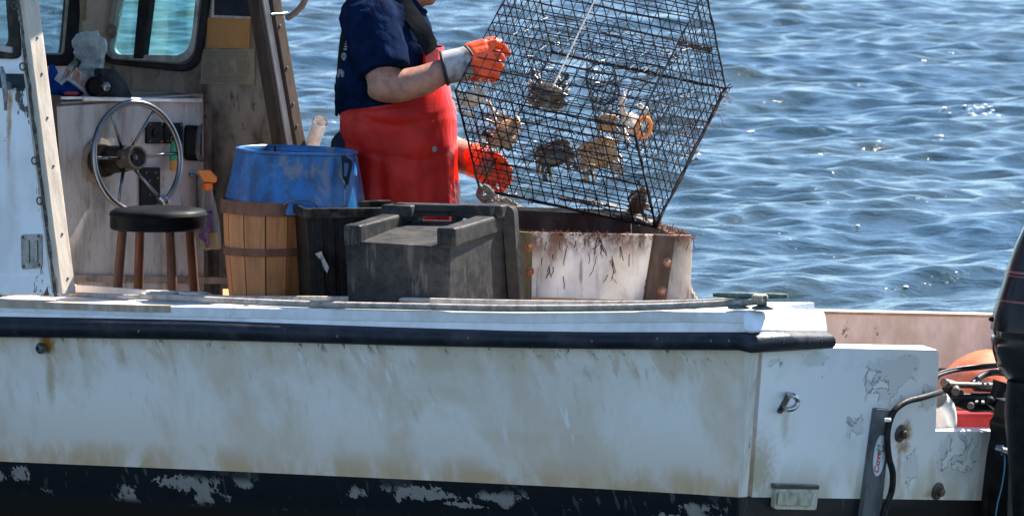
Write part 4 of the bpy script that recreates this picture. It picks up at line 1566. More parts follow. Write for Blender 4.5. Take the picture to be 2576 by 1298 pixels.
# ---- white cull box
bx_y = .18
box = thing('cull_box', 'white plank cull box with timber battens and weed on its rim', 'box', S(1530, 760, .4))
n = NT('stained_white_board')
f = n.noise(6, 6, .66, n.mp((1, 1, .5)), .4)
st = n.noise(22, 5, .65, n.mp((1, 1, .16)))
sm_ = n.noise(60, 4, .7)
c = n.mix(n.ramp(f, .42, .64, 0, .6), (.84, .825, .79), (.50, .40, .30))
c = n.mix(n.ramp(st, .54, .66, 0, .75), c, (.24, .16, .12))
c = n.mix(n.ramp(sm_, .68, .74, 0, .6), c, (.20, .13, .09))
topb = n.ramp(n.dot(ZU), S(1500, 665, bx_y).z, S(1500, 598, bx_y).z)
c = n.mix(n.math('MULTIPLY', topb, n.ramp(n.noise(20, 6, .72, n.mp((1, 1, .5))), .40, .58)), c, (.22, .115, .07))
pb_ = n.b
n.P(color=c, rough=.42, normal=n.bump(st, .15, .004))
tl2 = n.t.nodes.new('ShaderNodeBsdfTranslucent')
n.set(tl2.inputs[0], c)
ms = n.t.nodes.new('ShaderNodeMixShader')
ms.inputs[0].default_value = .5
n.t.links.new(pb_.outputs[0], ms.inputs[1])
n.t.links.new(tl2.outputs[0], ms.inputs[2])
n.t.links.new(ms.outputs[0], n.out.inputs[0])
M['white_board'] = n.m
BX = V((.955, .295, 0)).normalized()             # along the front, running away to the right
BN = V((.295, -.955, 0)).normalized()
bl0 = S(1297, 590, bx_y - .06)
def fb(px, py, off=0.0):                         # on the front face
    return onplane(px, py, bl0 + BN * off, BN)
FH = [fb(1297, 583), fb(1742, 593), fb(1735, 765), fb(1297, 765)]
dz = 0.50
mb = MB()
mb.slab([fb(1292, 583), fb(1743, 592), fb(1736, 775), fb(1292, 775)], -BN * .014)
mb.build('front_board', M['white_board'], box, bevel=.002)
M['grime_board'] = wear('red_brown_grime', (.055, .028, .024), (.16, .12, .10), .5, 9, .5, rough=.6, specks=(.30, .26, .22), speck_amt=.70, speck_scale=40)
fr_, fl2 = onplane(1588, 541, bl0 - BN * .52, BN), onplane(1180, 526, bl0 - BN * .52, BN)
fr2, flb = fr_ - ZU * .30, fl2 - ZU * .30
mb = MB()
mb.hexa([fl2, fr_, fr2, flb], [p - BN * .03 for p in (fl2, fr_, fr2, flb)])
mb.build('back_board', M['grime_board'], box, bevel=.002)
mb = MB()
q = [fl2 + ZU * .002 - BN * .002, fr_ + ZU * .002 - BN * .002, fr_ + ZU * .014 - BN * .002, fl2 + ZU * .014 - BN * .002]
mb.hexa(q, [p - BN * .034 for p in q])
mb.build('back_cap', wear('encrusted_rim', (.32, .27, .24), (.13, .08, .06), .8, 40, rough=.8), box)
e0, e1 = onplane(1716, 594, bl0 - BN * .02, BN), fr_
mb = MB()
mb.hexa([e0 - BX * .02, e0 + BX * .02, e0 + BX * .02 - ZU * .24, e0 - BX * .02 - ZU * .24], [e1 + BX * .0, e1 + BX * .03, e1 + BX * .03 - ZU * .3, e1 - ZU * .3])
mb.build('end_board', wear('grey_end_board', (.22, .18, .15), (.10, .07, .05), .8, 18, .5, rough=.8), box, bevel=.002)
l0 = fb(1296, 590, -.02)
mb = MB()
mb.hexa([l0, l0 + BX * .02, l0 + BX * .02 - ZU * .23, l0 - ZU * .23], [fl2 + BX * .1, fl2 + BX * .12, fl2 + BX * .12 - ZU * .3, fl2 + BX * .1 - ZU * .3])
mb.build('end_board', M['grime_board'], box)
mb = MB()
q = [fb(1300, 762, -.016), fb(1730, 770, -.016)]
q2 = [flb + ZU * .03 + BN * .01, fr2 + ZU * .03 + BN * .01]
mb.hexa([q[0], q[1], q2[1], q2[0]], [p - ZU * .015 for p in (q[0], q[1], q2[1], q2[0])])
mb.build('bottom_board', M['grime_board'], box)
M['batten'] = wear('grey_timber_batten', (.115, .08, .06), (.05, .035, .028), .8, 26, .22, rough=.8, bump=.3, bscale=90)
M['batten2'] = wear('mossy_timber_batten', (.15, .118, .07), (.07, .054, .03), .8, 26, .22, rough=.8, bump=.3, bscale=90)
bt = []
mb = MB()
mb.slab([fb(1294, 583, .022), fb(1340, 584, .022), fb(1337, 790, .022), fb(1297, 790, .022)], -BN * .021)
b1 = mb.build('batten', M['batten2'], box, bevel=.003)
mb = MB()
mb.slab([fb(1650, 590, .03), fb(1701, 592, .03), fb(1671, 790, .03), fb(1618, 790, .03)], -BN * .029)
b2 = mb.build('batten', M['batten'], box, bevel=.004)
M['rusty'] = wear('rusty_bolt', (.30, .13, .07), (.13, .06, .04), .8, 60, rough=.8)
M['bolt_grey'] = plain('worn_bolt_head', (.30, .22, .18), .5, .5)
for px, py, par, off in ((1330, 622, b1, .022), (1332, 683, b1, .022), (1680, 660, b2, .03), (1666, 731, b2, .03)):
    w_ = MB().lathe([(.0165, 0), (.015, .003), (.009, .004)], fb(px, py, off - .001), BN, 18).build('washer', M['rusty'], par)
    MB().lathe([(.0085, 0), (.0085, .008), (.004, .011), (.001, .012)], fb(px, py, off + .002), BN, 12).build('bolt', M['bolt_grey'] if par is b2 else M['rusty'], w_)
mb = MB()                                        # weed plastered on the board: mostly hanging threads
M['weed'] = wear('dark_red_weed', (.055, .026, .020), (.12, .07, .05), .6, 50, rough=.7)
rnd = random.Random(21)
def strand(mb, p, d, L, r=.0016, wig=.35, n_=7):
    q = [p]
    d = V(d).normalized()
    for k in range(n_):
        d = (d + V((rnd.gauss(0, wig), rnd.gauss(0, wig * .4), rnd.gauss(0, wig * .6)))).normalized()
        q.append(q[-1] + d * L / n_)
    mb.tube(q, [r] * n_ + [r * .3], 5)
for px, py, k, L in ((1372, 600, 2, .06), (1412, 606, 2, .06), (1395, 640, 1, .03), (1505, 598, 10, .07), (1512, 618, 6, .05), (1432, 612, 2, .07), (1448, 604, 4, .05), (1565, 612, 3, .05), (1545, 640, 4, .09), (1640, 640, 3, .08), (1360, 650, 2, .05), (1384, 672, 6, .05), (1500, 650, 2, .08), (1420, 700, 2, .06), (1480, 640, 2, .06), (1590, 640, 2, .05), (1650, 700, 4, .08), (1536, 690, 3, .06), (1472, 604, 3, .04), (1612, 612, 3, .05), (1735, 605, 3, .06), (1545, 660, 4, .06), (1640, 690, 5, .1)):
    for _ in range(max(1, int(k * .7))):
        strand(mb, fb(px + rnd.gauss(0, 4), py + rnd.gauss(0, 6), .0015), (rnd.gauss(0, .12), 0, -1), L * rnd.uniform(.4, 1.1), rnd.uniform(.0008, .0017), .16, 9)
o = mb.build('seaweed', M['weed'], None, smooth=180)
tag(o, 'dark red weed strands plastered down the front of the white box', 'seaweed', kind='stuff')
mb = MB()
for k in range(520):                             # rubbish along the rim
    px = rnd.uniform(1300, 1745)
    p = fb(px, 586 + (px - 1297) * .022 + rnd.uniform(-2, 4), -rnd.uniform(-.002, .02))
    strand(mb, p, (rnd.gauss(0, 1), rnd.gauss(0, .6), rnd.gauss(.1, .35)), rnd.uniform(.008, .022), rnd.uniform(.0008, .0016), .5, 4)
for k in range(130):
    t = rnd.random()
    p = e0.lerp(e1, t * .55) + ZU * rnd.uniform(0, .006) + BX * rnd.uniform(-.015, .02)
    strand(mb, p, (rnd.gauss(0, 1), rnd.gauss(0, .6), rnd.gauss(.35, .4)), rnd.uniform(.01, .03), .0014, .5, 4)
o = mb.build('weed_litter', wear('rusty_weed_litter', (.20, .075, .04), (.06, .03, .02), .7, 40, rough=.8), None, smooth=180)
tag(o, 'rust coloured weed litter along the rim of the white box', 'seaweed', kind='stuff')
# lid lying on the back board
mb = MB()
lc = onplane(1480, 523, bl0 - BN * .545, BN) + ZU * .016
lax = (ZU + BX * .16 - BN * .02).normalized()
mb.lathe([(.001, .012), (.075, .012), (.100, .008), (.108, .0), (.108, -.004), (.100, -.002), (.001, .002)], lc, lax, 36)
o = mb.build('round_lid', wear('dark_metal_lid', (.10, .075, .065), (.28, .22, .20), .5, 12, rough=.4), None, smooth=40)
tag(o, 'dark shallow round lid resting on the back edge of the white box', 'lid')
# table that carries basket, crates and box
tp_z = S(1480, 770, bx_y).z
tab = thing('work_table', 'low brown plywood table under the white cull box', 'table', V((S(1300, 770, .1).x, .1, zd)))
mb = MB()
q = [onz(1342, 750, tp_z), onz(1650, 757, tp_z)]
tq = [S(560, 770, .14), S(860, 770, -.22), S(1250, 770, -.34), S(1722, 775, .22), S(1690, 775, .92), S(560, 775, .92)]
tq = [V((p.x, p.y, tp_z - .004)) for p in tq]
mb.prism(tq, ZU * -.02)
mb.build('table_top', wear('amber_plywood', (.42, .22, .09), (.28, .14, .06), .6, 14, .6, rough=.5), tab, bevel=.002)
for k in range(6):
    c_ = tq[k] + (sum(tq, V()) / 6 - tq[k]) * .12
    mb = MB()
    mb.box(V((c_.x, c_.y, (tp_z - .024 + zd) / 2)), (.05, .05, tp_z - .024 - zd))
    mb.build('leg', M['leg'], tab)
mb = MB()
q = [fb(1342, 745, -.0), fb(1650, 762, -.0), fb(1650, 768, 0), fb(1342, 768, 0)]
mb.slab([p + BN * .008 for p in [fb(1340, 747), fb(1648, 757), fb(1640, 772), fb(1340, 772)]], BN * -.006)
mb.build('edge_strip', wear('orange_brown_edge', (.52, .27, .10), (.36, .17, .06), .5, 12, .6, rough=.5), tab)

# ---- rope off the trap corner and the tail beside the box
mb = MB()
DP_ = .66
rs_ = lambda x, y, d: S(x, y, d + DP_)
rp = bez([rs_(1212, 470, .06), rs_(1206, 492, .03), rs_(1222, 505, .05), rs_(1240, 496, .08), rs_(1232, 480, .05), rs_(1214, 486, .02), rs_(1224, 502, .0), rs_(1250, 503, .06), rs_(1275, 507, .1), rs_(1298, 518, .15), rs_(1320, 530, .12), rs_(1400, 538, .06)], 110)
rope_mesh(mb, rp, .0115)
rp = bez([rs_(1208, 480, .03), rs_(1216, 472, .0), rs_(1230, 478, -.01), rs_(1236, 492, .0), rs_(1222, 500, -.01), rs_(1210, 494, .02), rs_(1214, 478, .05), rs_(1232, 472, .06)], 60)
rope_mesh(mb, rp, .0115)
o = mb.build('pot_line', M['rope'], None, smooth=180)
tag(o, 'tan laid rope knotted at the lower left corner of the wire pot', 'rope')
mb = MB()
rope_mesh(mb, bez([S(1728, 700, .42), S(1737, 728, .36), S(1746, 745, .32), S(1758, 765, .28), S(1775, 790, .24)], 40), .0075)
o = mb.build('rope_tail', M['rope'], None, smooth=180)
tag(o, 'brown rope end hanging behind the right end of the white box', 'rope')

# ---- spray bottle and odds and ends by the dash
sb = dash(512, 560, .06)
spray = thing('spray_bottle', 'clear spray bottle with an orange trigger head beside the stool', 'bottle', S(520, 640, sb.y))
def sbp(px, py, o_=.06):
    return S(px, py, sb.y)
mb = MB()
mb.hexa([sbp(495, 428), sbp(528, 428), sbp(546, 447), sbp(544, 460), sbp(512, 459)], [p + V((.0, .028, 0)) for p in (sbp(495, 428), sbp(528, 428), sbp(546, 447), sbp(544, 460), sbp(512, 459))])
hd = mb.build('trigger_head', wear('orange_plastic', (.62, .19, .02), (.45, .12, .01), .4, 20, rough=.4), spray, bevel=.004)
mb = MB()
cyl = sbp(522, 470) + V((0, .014, 0))
mb.lathe([(.0185, -.012), (.0185, .012)], cyl, ZU, 20)
mb.build('collar', plain('deep_orange_plastic', (.65, .12, .01), .4, var=.1), spray)
def clearmat(nm, tint, mixv=.25, film=(.5, .5, .5)):
    n = NT(nm)
    tr = n.t.nodes.new('ShaderNodeBsdfTransparent')
    tr.inputs[0].default_value = (*tint, 1)
    n.P(color=film, rough=.2)
    ms = n.t.nodes.new('ShaderNodeMixShader')
    lw = n.t.nodes.new('ShaderNodeLayerWeight')
    lw.inputs[0].default_value = .35
    n.set(ms.inputs[0], n.math('ADD', n.math('MULTIPLY', lw.outputs['Facing'], .5), mixv * .4))
    n.t.links.new(tr.outputs[0], ms.inputs[1])
    n.t.links.new(n.b.outputs[0], ms.inputs[2])
    n.t.links.new(ms.outputs[0], n.out.inputs[0])
    return n.m
mb = MB()
bb = sbp(530, 628) + V((0, .014, 0))
hgt = cyl.z - bb.z
mb.lathe([(.001, 0), (.036, 0), (.038, .008), (.037, hgt * .35), (.030, hgt * .6), (.017, hgt - .02), (.0165, hgt - .008)], bb, (cyl - bb).normalized(), 24)
mb.build('bottle_body', clearmat('clear_bottle_plastic', (.80, .78, .74), .3), spray, smooth=60)
mb = MB()
mb.lathe([(.001, .002), (.034, .002), (.0355, .01), (.035, hgt * .27), (.001, hgt * .27)], bb, (cyl - bb).normalized(), 24)
mb.build('liquid', plain('yellow_liquid', (.30, .22, .02), .2, var=.1), spray, smooth=60)
mb = MB()
mb.tube([swall(538, 560, .03), swall(542, 742, .03)], .014, 12)
MB().tube([dash(478, 440, .012), dash(496, 441, .012), dash(499, 570, .012)], .006, 8).build('wall_pipe', M['steel'], boat, smooth=180)
o = mb.build('drain_hose', wear('grey_hose', (.09, .085, .085), (.04, .04, .04), .6, 30, rough=.6), boat, smooth=180)
mb = MB()
pc = S(520, 575, sb.y - .06)
for k in range(16):
    a = rnd.uniform(0, 6.28)
    mb.ell(pc + V((rnd.gauss(0, .010), rnd.gauss(0, .01), rnd.gauss(-.01, .03))), (.011, .012, .02), None, 10, 6)
o = mb.build('purple_rag', wear('purple_patterned_rag', (.075, .035, .10), (.24, .20, .26), .6, 60, rough=.9), None, remesh=.006, sm=3)
tag(o, 'purple patterned rag hanging between the stool and spray bottle', 'rag')
mb = MB()
mb.tube([S(497, 435, sb.y), S(508, 560, sb.y), S(505, 640, sb.y)], .004, 8)
kf = thing('key_float', 'green and yellow foam float hanging behind the wheel spokes', 'float', dash(438, 430, .03))
MB().lathe([(.004, .07), (.012, .055), (.017, .015), (.0165, 0)], dash(438, 404, .03), ZU, 18).build('float_top', plain('green_foam', (.02, .22, .10), .7), kf, smooth=50)
MB().lathe([(.0165, 0), (.017, -.03), (.015, -.036), (.001, -.037)], dash(438, 404, .03), ZU, 18).build('float_base', plain('yellow_foam', (.38, .20, .03), .7), kf, smooth=50)
MB().tube(bez([dash(438, 362, .03), dash(430, 352, .03), dash(436, 340, .03), dash(443, 352, .03), dash(439, 366, .03)], 20), .0016, 6).build('key_ring', M['steel'], kf, smooth=180)

# ---- clutter on the dash
dy = 1.36
mb = MB()
for px, py, rx, ry in ((125, 222, .045, .04), (150, 215, .05, .035), (175, 225, .04, .03), (133, 195, .02, .035), (131, 180, .012, .03), (112, 232, .05, .03), (192, 232, .03, .02)):
    mb.ell(S(px, py, dy + .02), (rx, .05, ry), None, 14, 8)
o = mb.build('blue_cloth', wear('royal_blue_cloth', (.012, .055, .28), (.006, .02, .10), .7, 20, rough=.9), None, remesh=.009, sm=5, disp=(.012, .03))
tag(o, 'crumpled royal blue cloth on the dash by the port post', 'cloth')
br = thing('deck_brush', 'white handled scrubbing brush leaning on the blue cloth', 'brush', S(180, 235, dy - .05))
mb = MB()
by = dy - .07
hp = bez([S(152, 212, by), S(168, 200, by), S(185, 208, by), S(203, 222, by), S(219, 234, by)], 16)
mb.tube([S(143, 205, by), S(160, 180, by)] , [.012, .014], 10)
mb.tube(hp, .011, 10, flat=.7)
mb.build('brush_back', wear('grubby_white_brush', (.46, .44, .42), (.26, .2, .15), .6, 30, rough=.6), br, smooth=60)
mb = MB()
mr = MB()
for k in range(60):
    t = rnd.random()
    i = min(len(hp) - 2, int(t * (len(hp) - 1)))
    p = hp[i].lerp(hp[i + 1], rnd.random())
    q_ = p + V((rnd.gauss(.016, .004), rnd.gauss(0, .012), rnd.uniform(.035, .045)))
    (mr if k % 5 == 0 else mb).tube([p, q_], .0024, 5)
mb.build('bristles', wear('pale_bristles', (.46, .38, .33), (.3, .2, .17), .5, 60, rough=.9), br)
mr.build('red_bristles', plain('red_bristle', (.42, .05, .03), .8), br)
# fogged plastic bag over a bottle
bag = thing('plastic_bag', 'cloudy clear plastic bag bunched round a dark bottle on the dash', 'bag', S(225, 215, dy))
mb = MB()
for px, py, r in ((205, 108, .035), (228, 104, .036), (248, 118, .034), (212, 135, .034), (240, 145, .036), (222, 165, .034), (243, 178, .028), (228, 195, .022), (238, 206, .018)):
    mb.ell(S(px, py, dy), (r, r * .9, r * 1.05), None, 14, 9)
bo = mb.build('bag_film', clearmat('cloudy_bag_film', (.74, .80, .79), .95, (.42, .46, .46)), bag, remesh=.008, sm=3, disp=(.03, .022))
mb = MB()
mb.tube([S(190, 165, dy + .0), S(205, 140, dy), S(222, 118, dy), S(236, 130, dy), S(246, 160, dy)], [.014, .018, .022, .02, .012], 12)
mb.build('bottle_inside', wear('dark_green_glassy', (.03, .035, .035), (.10, .05, .05), .6, 20, rough=.4), bag, smooth=180)
mb = MB()
mb.tube([S(158, 200, dy - .02), S(178, 172, dy - .01), S(200, 150, dy)], [.013, .014, .012], 12)
o = mb.build('paint_roller', wear('pale_green_handle', (.10, .14, .10), (.34, .35, .33), .8, 18, rough=.6), None, smooth=180)
tag(o, 'short grey green handle leaning out of the plastic bag', 'handle')
mb = MB()
for px, py in ((172, 236), (186, 236)):
    mb.ell(S(px, py, dy - .12), (.02, .02, .008), None, 12, 6)
o = mb.build('red_rag', plain('red_rag_cloth', (.42, .05, .03), .9), None, remesh=.005, sm=3)
tag(o, 'small red rag peeping from under the blue cloth', 'rag')
comp = thing('boat_compass', 'black boxed compass with a round eyepiece on the dash', 'compass', S(285, 240, dy))
mb = MB()
cy = dy + .0
q = [S(262, 244, cy - .06), S(258, 172, cy - .02), S(296, 172, cy - .02), S(324, 206, cy - .06), S(328, 244, cy - .08)]
pl_c = S(290, 210, cy - .05)
q = [onplane(x, y, pl_c, V((.5, -.86, 0))) for x, y in ((258, 246), (256, 174), (292, 173), (320, 206), (338, 246))]
mb.hexa(q, [p + V((-.06, .11, .0)) for p in q])
cb = mb.build('housing', wear('black_blue_housing', (.014, .018, .022), (.06, .075, .085), .4, 12, rough=.35), comp, bevel=.006)
mb = MB()
pc = onplane(246, 218, pl_c, V((.5, -.86, 0))) + V((.0, -.02, 0))
mb.lathe([(.036, -.03), (.036, .03), (.030, .034), (.026, .02), (.001, .018)], pc, V((-.25, -.95, .05)), 24)
mb.build('eyepiece', M['black_panel'], comp, smooth=50)
MB().ell(pc + V((.03, -.03, .002)), (.018, .012, .018), None, 14, 8).build('lens', M['steel'], comp)

# ---- things in the well by the motor
ob = thing('orange_buoy', 'large faded orange round buoy behind the motor bracket', 'buoy', S(2490, 1060, .12))
mb = MB()
mb.ell(S(2494, 1040, .2), (m(158), m(158), m(164)), None, 40, 24)
mb.build('ball', wear('faded_orange_vinyl', (.78, .17, .06), (.70, .28, .16), .7, 7, rough=.4, specks=(.45, .2, .1), speck_amt=.68, speck_scale=12), ob, smooth=180)
mb = MB()
mb.lathe([(.030, 0), (.026, .03), (.02, .06), (.012, .065)], S(2500, 1030, .2) + V((.05, .04, .185)), V((.25, .2, 1)), 18)
mb.build('neck', plain('blue_buoy_neck', (.03, .08, .3), .5), ob, smooth=60)
tank = thing('fuel_can', 'red plastic fuel can low in the motor well', 'fuel can', S(2440, 1180, .0))
q = [S(2385, 1036, -.05), S(2530, 1034, -.05), S(2540, 1190, -.05), S(2375, 1190, -.05)]
mb = MB()
mb.hexa(q, [p + V((.03, .22, 0)) for p in q])
mb.build('body', wear('red_can_plastic', (.62, .04, .03), (.45, .03, .03), .5, 8, rough=.35), tank, bevel=.02, seg=4)
MB().lathe([(.022, 0), (.022, .018), (.018, .022), (.001, .022)], S(2440, 1036, .06), ZU, 18).build('cap', plain('black_can_cap', (.02, .02, .02), .5), tank)
mb = MB()
ep = bez([S(2379, 1095, -.56), S(2381, 1058, -.58), S(2376, 1026, -.61), S(2358, 1003, -.66)], 16)
mb.tube(ep, [.034] * len(ep), 20, cap=False)
mb.tube(ep, [.031] * len(ep), 20, cap=False)
mb.tube([ep[0] - ZU * .05, ep[0], ep[1]], [.038, .039, .036], 20)
o = mb.build('pipe_elbow', wear('white_pvc', (.78, .76, .74), (.5, .45, .4), .4, 14, rough=.3), boat, smooth=50)

# ---- outboard motor
OM = S(2665, 900, -1.02)
motor = thing('outboard_motor', 'black outboard motor with red stripes hung on the transom', 'outboard motor', V((OM.x, OM.y, tran(2560, 1240).z)))
M['cowl'] = wear('gloss_black_cowl', (.012, .012, .015), (.03, .028, .028), .4, 5, rough=.16, bump=.0, specks=(.10, .09, .085), speck_amt=.72, speck_scale=50)
def sup(c, rx, ry, e=2.6, n_=40, yaw=R(-40)):
    out = []
    for k in range(n_):
        a = 2 * math.pi * k / n_
        x = math.copysign(abs(math.cos(a)) ** (2 / e), math.cos(a)) * rx
        y = math.copysign(abs(math.sin(a)) ** (2 / e), math.sin(a)) * ry
        out.append(c + AF * x + SB * y)
    return out
COWL = [(940, 2526, 0.62), (905, 2506, .80), (870, 2498, .90), (846, 2497, .93)]
def cow_ring(py, pl, sc=1.0, tilt=.0):
    # ring whose left silhouette is at pixel pl
    rx, ry = .34 * sc, .215 * sc
    c = S(2500, py, OM.y)
    prob = sup(V((0, 0, 0)), rx, ry)
    left = min(p.x for p in prob)
    c.x = S(pl, py, OM.y).x - left
    return sup(c, rx, ry)
mb = MB()
mb.rings([cow_ring(968, 2545, .66), cow_ring(952, 2530, .76), cow_ring(925, 2512, .86), cow_ring(890, 2502, .93), cow_ring(856, 2498, .97), cow_ring(851, 2500, .965)])
mb.build('lower_cowl', M['cowl'], motor, smooth=50)
mb = MB()
mb.rings([cow_ring(849, 2506, .93), cow_ring(836, 2503, .95), cow_ring(834, 2497, .98), cow_ring(800, 2502, .975), cow_ring(760, 2514, .96), cow_ring(710, 2530, .93), cow_ring(660, 2545, .90), cow_ring(620, 2560, .86), cow_ring(580, 2578, .80), cow_ring(540, 2602, .70), cow_ring(505, 2640, .52), cow_ring(492, 2680, .34)])
uc = mb.build('upper_cowl', M['cowl'], motor, smooth=50)
n = plain('red_stripe', (.16, .02, .022), .3, var=.1)
for (y0, y1, pl0, pl1) in ((683, 689, 2537.5, 2536), (694, 697, 2534.5, 2533.5), (756, 760, 2515, 2514)):
    a = cow_ring(y0, pl0, .925 if y0 < 700 else .96)
    b = cow_ring(y1, pl1, .925 if y0 < 700 else .96)
    ca_, cb_ = sum(a, V()) / 40, sum(b, V()) / 40
    rg = []
    for k in range(40):
        da, db = (a[k] - ca_), (b[k] - cb_)
        rg.append([a[k] + da * .006, b[k] + db * .006, b[k] + db * .001, a[k] + da * .001])
    rg.append(rg[0])
    MB().rings(rg, cap=False).build('stripe', n, uc, smooth=60)
MB().lathe([(.009, 0), (.006, .012), (.001, .016)], S(2499, 803, OM.y + .02), V((-1, -.1, 0)), 12).build('cowl_latch', M['black_panel'], uc)
# midsection, clamp bracket, steering gear
M['blk'] = wear('satin_black_casting', (.010, .010, .011), (.035, .033, .03), .5, 20, rough=.42, metal=.0)
mb = MB()
my = OM.y + .0
mid = S(2640, 1100, OM.y)
mb.rings([[p for p in sup(S(2650, 960, OM.y), .15, .11)], [p for p in sup(S(2640, 1040, OM.y), .15, .10)], [p for p in sup(S(2640, 1300, OM.y), .12, .08)], [p for p in sup(S(2640, 1500, OM.y), .10, .06)], [p for p in sup(S(2645, 1700, OM.y), .16, .05)]])
mb.build('midsection', M['blk'], motor, smooth=50)
by_ = tran(2490, 1150).y
def br(px, py, off):
    return tran(px, py, off)
mb = MB()
bp = [br(2502, 1000, .03), br(2560, 1000, .03), br(2600, 1010, .03), br(2600, 1420, .03), br(2480, 1420, .03), br(2478, 1290, .03), br(2482, 1150, .03), br(2492, 1090, .03), br(2488, 1060, .03), br(2500, 1045, .03)]
mb.slab(rounded(bp, .012), RAKE * .09)
cl = mb.build('clamp_bracket', M['blk'], motor, bevel=.006)
mb = MB()
mb.tube(bez([br(2486, 1005, .02), br(2512, 1030, .02), br(2519, 1062, .03), br(2505, 1090, .03), br(2494, 1140, .03), br(2484, 1220, .03), br(2474, 1310, .03)], 30), .015, 10)
mb.build('bracket_edge', M['blk'], motor, smooth=180)
def sg(nm, pts, r, mat, par=motor, seg=12):
    return MB().tube(pts, r, seg).build(nm, mat, par, smooth=60)
T_ = lambda x, y, o_=.0: tran(x, y, o_)
sg('steering_ram', [T_(2385, 967, -.08), T_(2490, 970, -.06), T_(2600, 975, -.05)], [.010, .010, .010], M['darkmetal'])
sg('steering_cylinder', [T_(2455, 971, -.08), T_(2600, 976, -.06)], [.017, .017], M['blk'])
sg('tilt_tube', [T_(2385, 1000, -.09), T_(2440, 1003, -.08), T_(2600, 1004, -.05)], [.016, .020, .020], M['blk'])
sg('hose', bez([T_(2340, 958, -.12), T_(2365, 943, -.12), T_(2410, 931, -.13), T_(2460, 926, -.12), T_(2510, 921, -.06), T_(2530, 920, .0)], 24), .006, M['rubber'])
sg('hose', bez([T_(2340, 952, -.13), T_(2370, 935, -.13), T_(2420, 924, -.13), T_(2480, 918, -.10), T_(2525, 915, .0)], 24), .005, M['rubber'])
sg('hose', bez([T_(2445, 965, -.10), T_(2470, 945, -.12), T_(2500, 936, -.10), T_(2540, 940, -.02)], 24), .011, M['rubber'])
sg('link_arm', [T_(2400, 1012, -.09), T_(2445, 1020, -.06), T_(2495, 1022, -.03), T_(2530, 1040, .01)], [.010, .022, .020, .018], M['blk'])
sg('ram_end', [T_(2374, 962, -.09), T_(2396, 967, -.09)], [.014, .014], M['darkmetal'])
sg('ram_end', [T_(2380, 988, -.09), T_(2412, 992, -.09)], [.024, .020], M['blk'])
sg('pivot', [T_(2404, 968, -.11), T_(2404, 985, -.04)], [.013, .013], M['darkmetal'])
sg('link_bolt', [T_(2442, 1020, -.05), T_(2442, 1021, .0)], [.012, .010], M['darkmetal'])
sg('neck_post', [T_(2520, 960, .0), T_(2512, 985, .0), T_(2505, 1010, .0)], [.03, .022, .03], M['blk'])
MB().lathe([(.02, 0), (.02, .01), (.012, .014), (.001, .014)], T_(2545, 1045, .12), RAKE, 18).build('pivot_cap', M['blk'], motor)
mb = MB()
mb.tube([T_(2506, 1128, .12), T_(2522, 1132, .14)], [.015, .017], 12)
mb.tube([T_(2522, 1132, .14), T_(2540, 1137, .16)], [.011, .012], 6)
mb.build('grease_fitting', M['steel'], motor, smooth=40)
MB().tube(bez([T_(2527, 1142, .15), T_(2526, 1180, .15), T_(2518, 1230, .15), T_(2508, 1270, .15), T_(2500, 1330, .15)], 24), .0022, 6).build('blue_cord', plain('blue_cord_nylon', (.02, .16, .26), .6, var=.1), motor, smooth=180)

# ---- foam and floating weed on the water
WZ = 0.0
mb = MB()
for px, py, n_, sx, sy in ((1902, 305, 10, 9, 4), (1888, 312, 4, 8, 2), (2440, 268, 40, 42, 5), (2470, 276, 20, 25, 4), (2363, 323, 7, 6, 3), (2300, 300, 6, 70, 10), (2160, 340, 8, 60, 12), (2085, 327, 4, 14, 2), (2020, 325, 4, 14, 2), (1150, 48, 2, 5, 3), (1280, 22, 2, 12, 4), (2040, 555, 5, 60, 30), (2250, 660, 4, 70, 16), (815, 295, 8, 14, 2), (835, 312, 5, 10, 3), (2200, 560, 4, 90, 16), (1200, 330, 5, 30, 4), (1400, 325, 5, 30, 5)):
    for _ in range((n_ + 1) // 2):
        x, y = px + rnd.gauss(0, sx), py + rnd.gauss(0, sy)
        p = onz(x, y, .04)
        if p.y > 58: continue
        p.z = wave_height(p.x, p.y) + .001
        r = rnd.uniform(.002, .009) * (1 + p.y / 45)
        mb.ell(p, (r * 1.6, r * 1.6, r * .6), None, 8, 5)
n = NT('sea_foam')
n.P(color=(.82, .84, .85), rough=.25)
o = mb.build('sea_foam', n.m, None, smooth=180)
tag(o, 'small white foam bubbles scattered over the waves', 'foam', kind='stuff')

# ================================================================== THE WIRE CRAB POT
P0 = S(1207, 475, .72)
KS = 1.033
TU = V((438 / 760, -.241, -83 / 760)) * KS
TW = V((183 / 760, .380, 329 / 760)) * KS
TV = V((-59 / 760, -.341, 260 / 760)) * KS
def tp(a, b, c):
    return P0 + TU * a + TW * b + TV * c
def inpot(px, py, c):
    """point inside the pot seen at a pixel, at height share c"""
    rx, ry = px - 1207 + 59 * c, py - 475 + 260 * c
    det = 438 * -329 - 183 * 83
    a = (rx * -329 - 183 * ry) / det
    b = (438 * ry - 83 * rx) / det
    return tp(a, b, c)
pot = thing('crab_pot', 'black wire crab pot tilted up over the white box, full of crabs', 'crab pot', tp(.5, .5, 0))
n = NT('black_vinyl_wire')
n.P(color=n.mix(n.noise(40, 4), (.003, .0035, .0045), (.010, .009, .009)), rough=.2, spec=.35)
M['wire'] = n.m
M['wire_weed'] = wear('weedy_rim_wire', (.010, .008, .008), (.045, .02, .018), .6, 30, rough=.5)
rnd = random.Random(5)
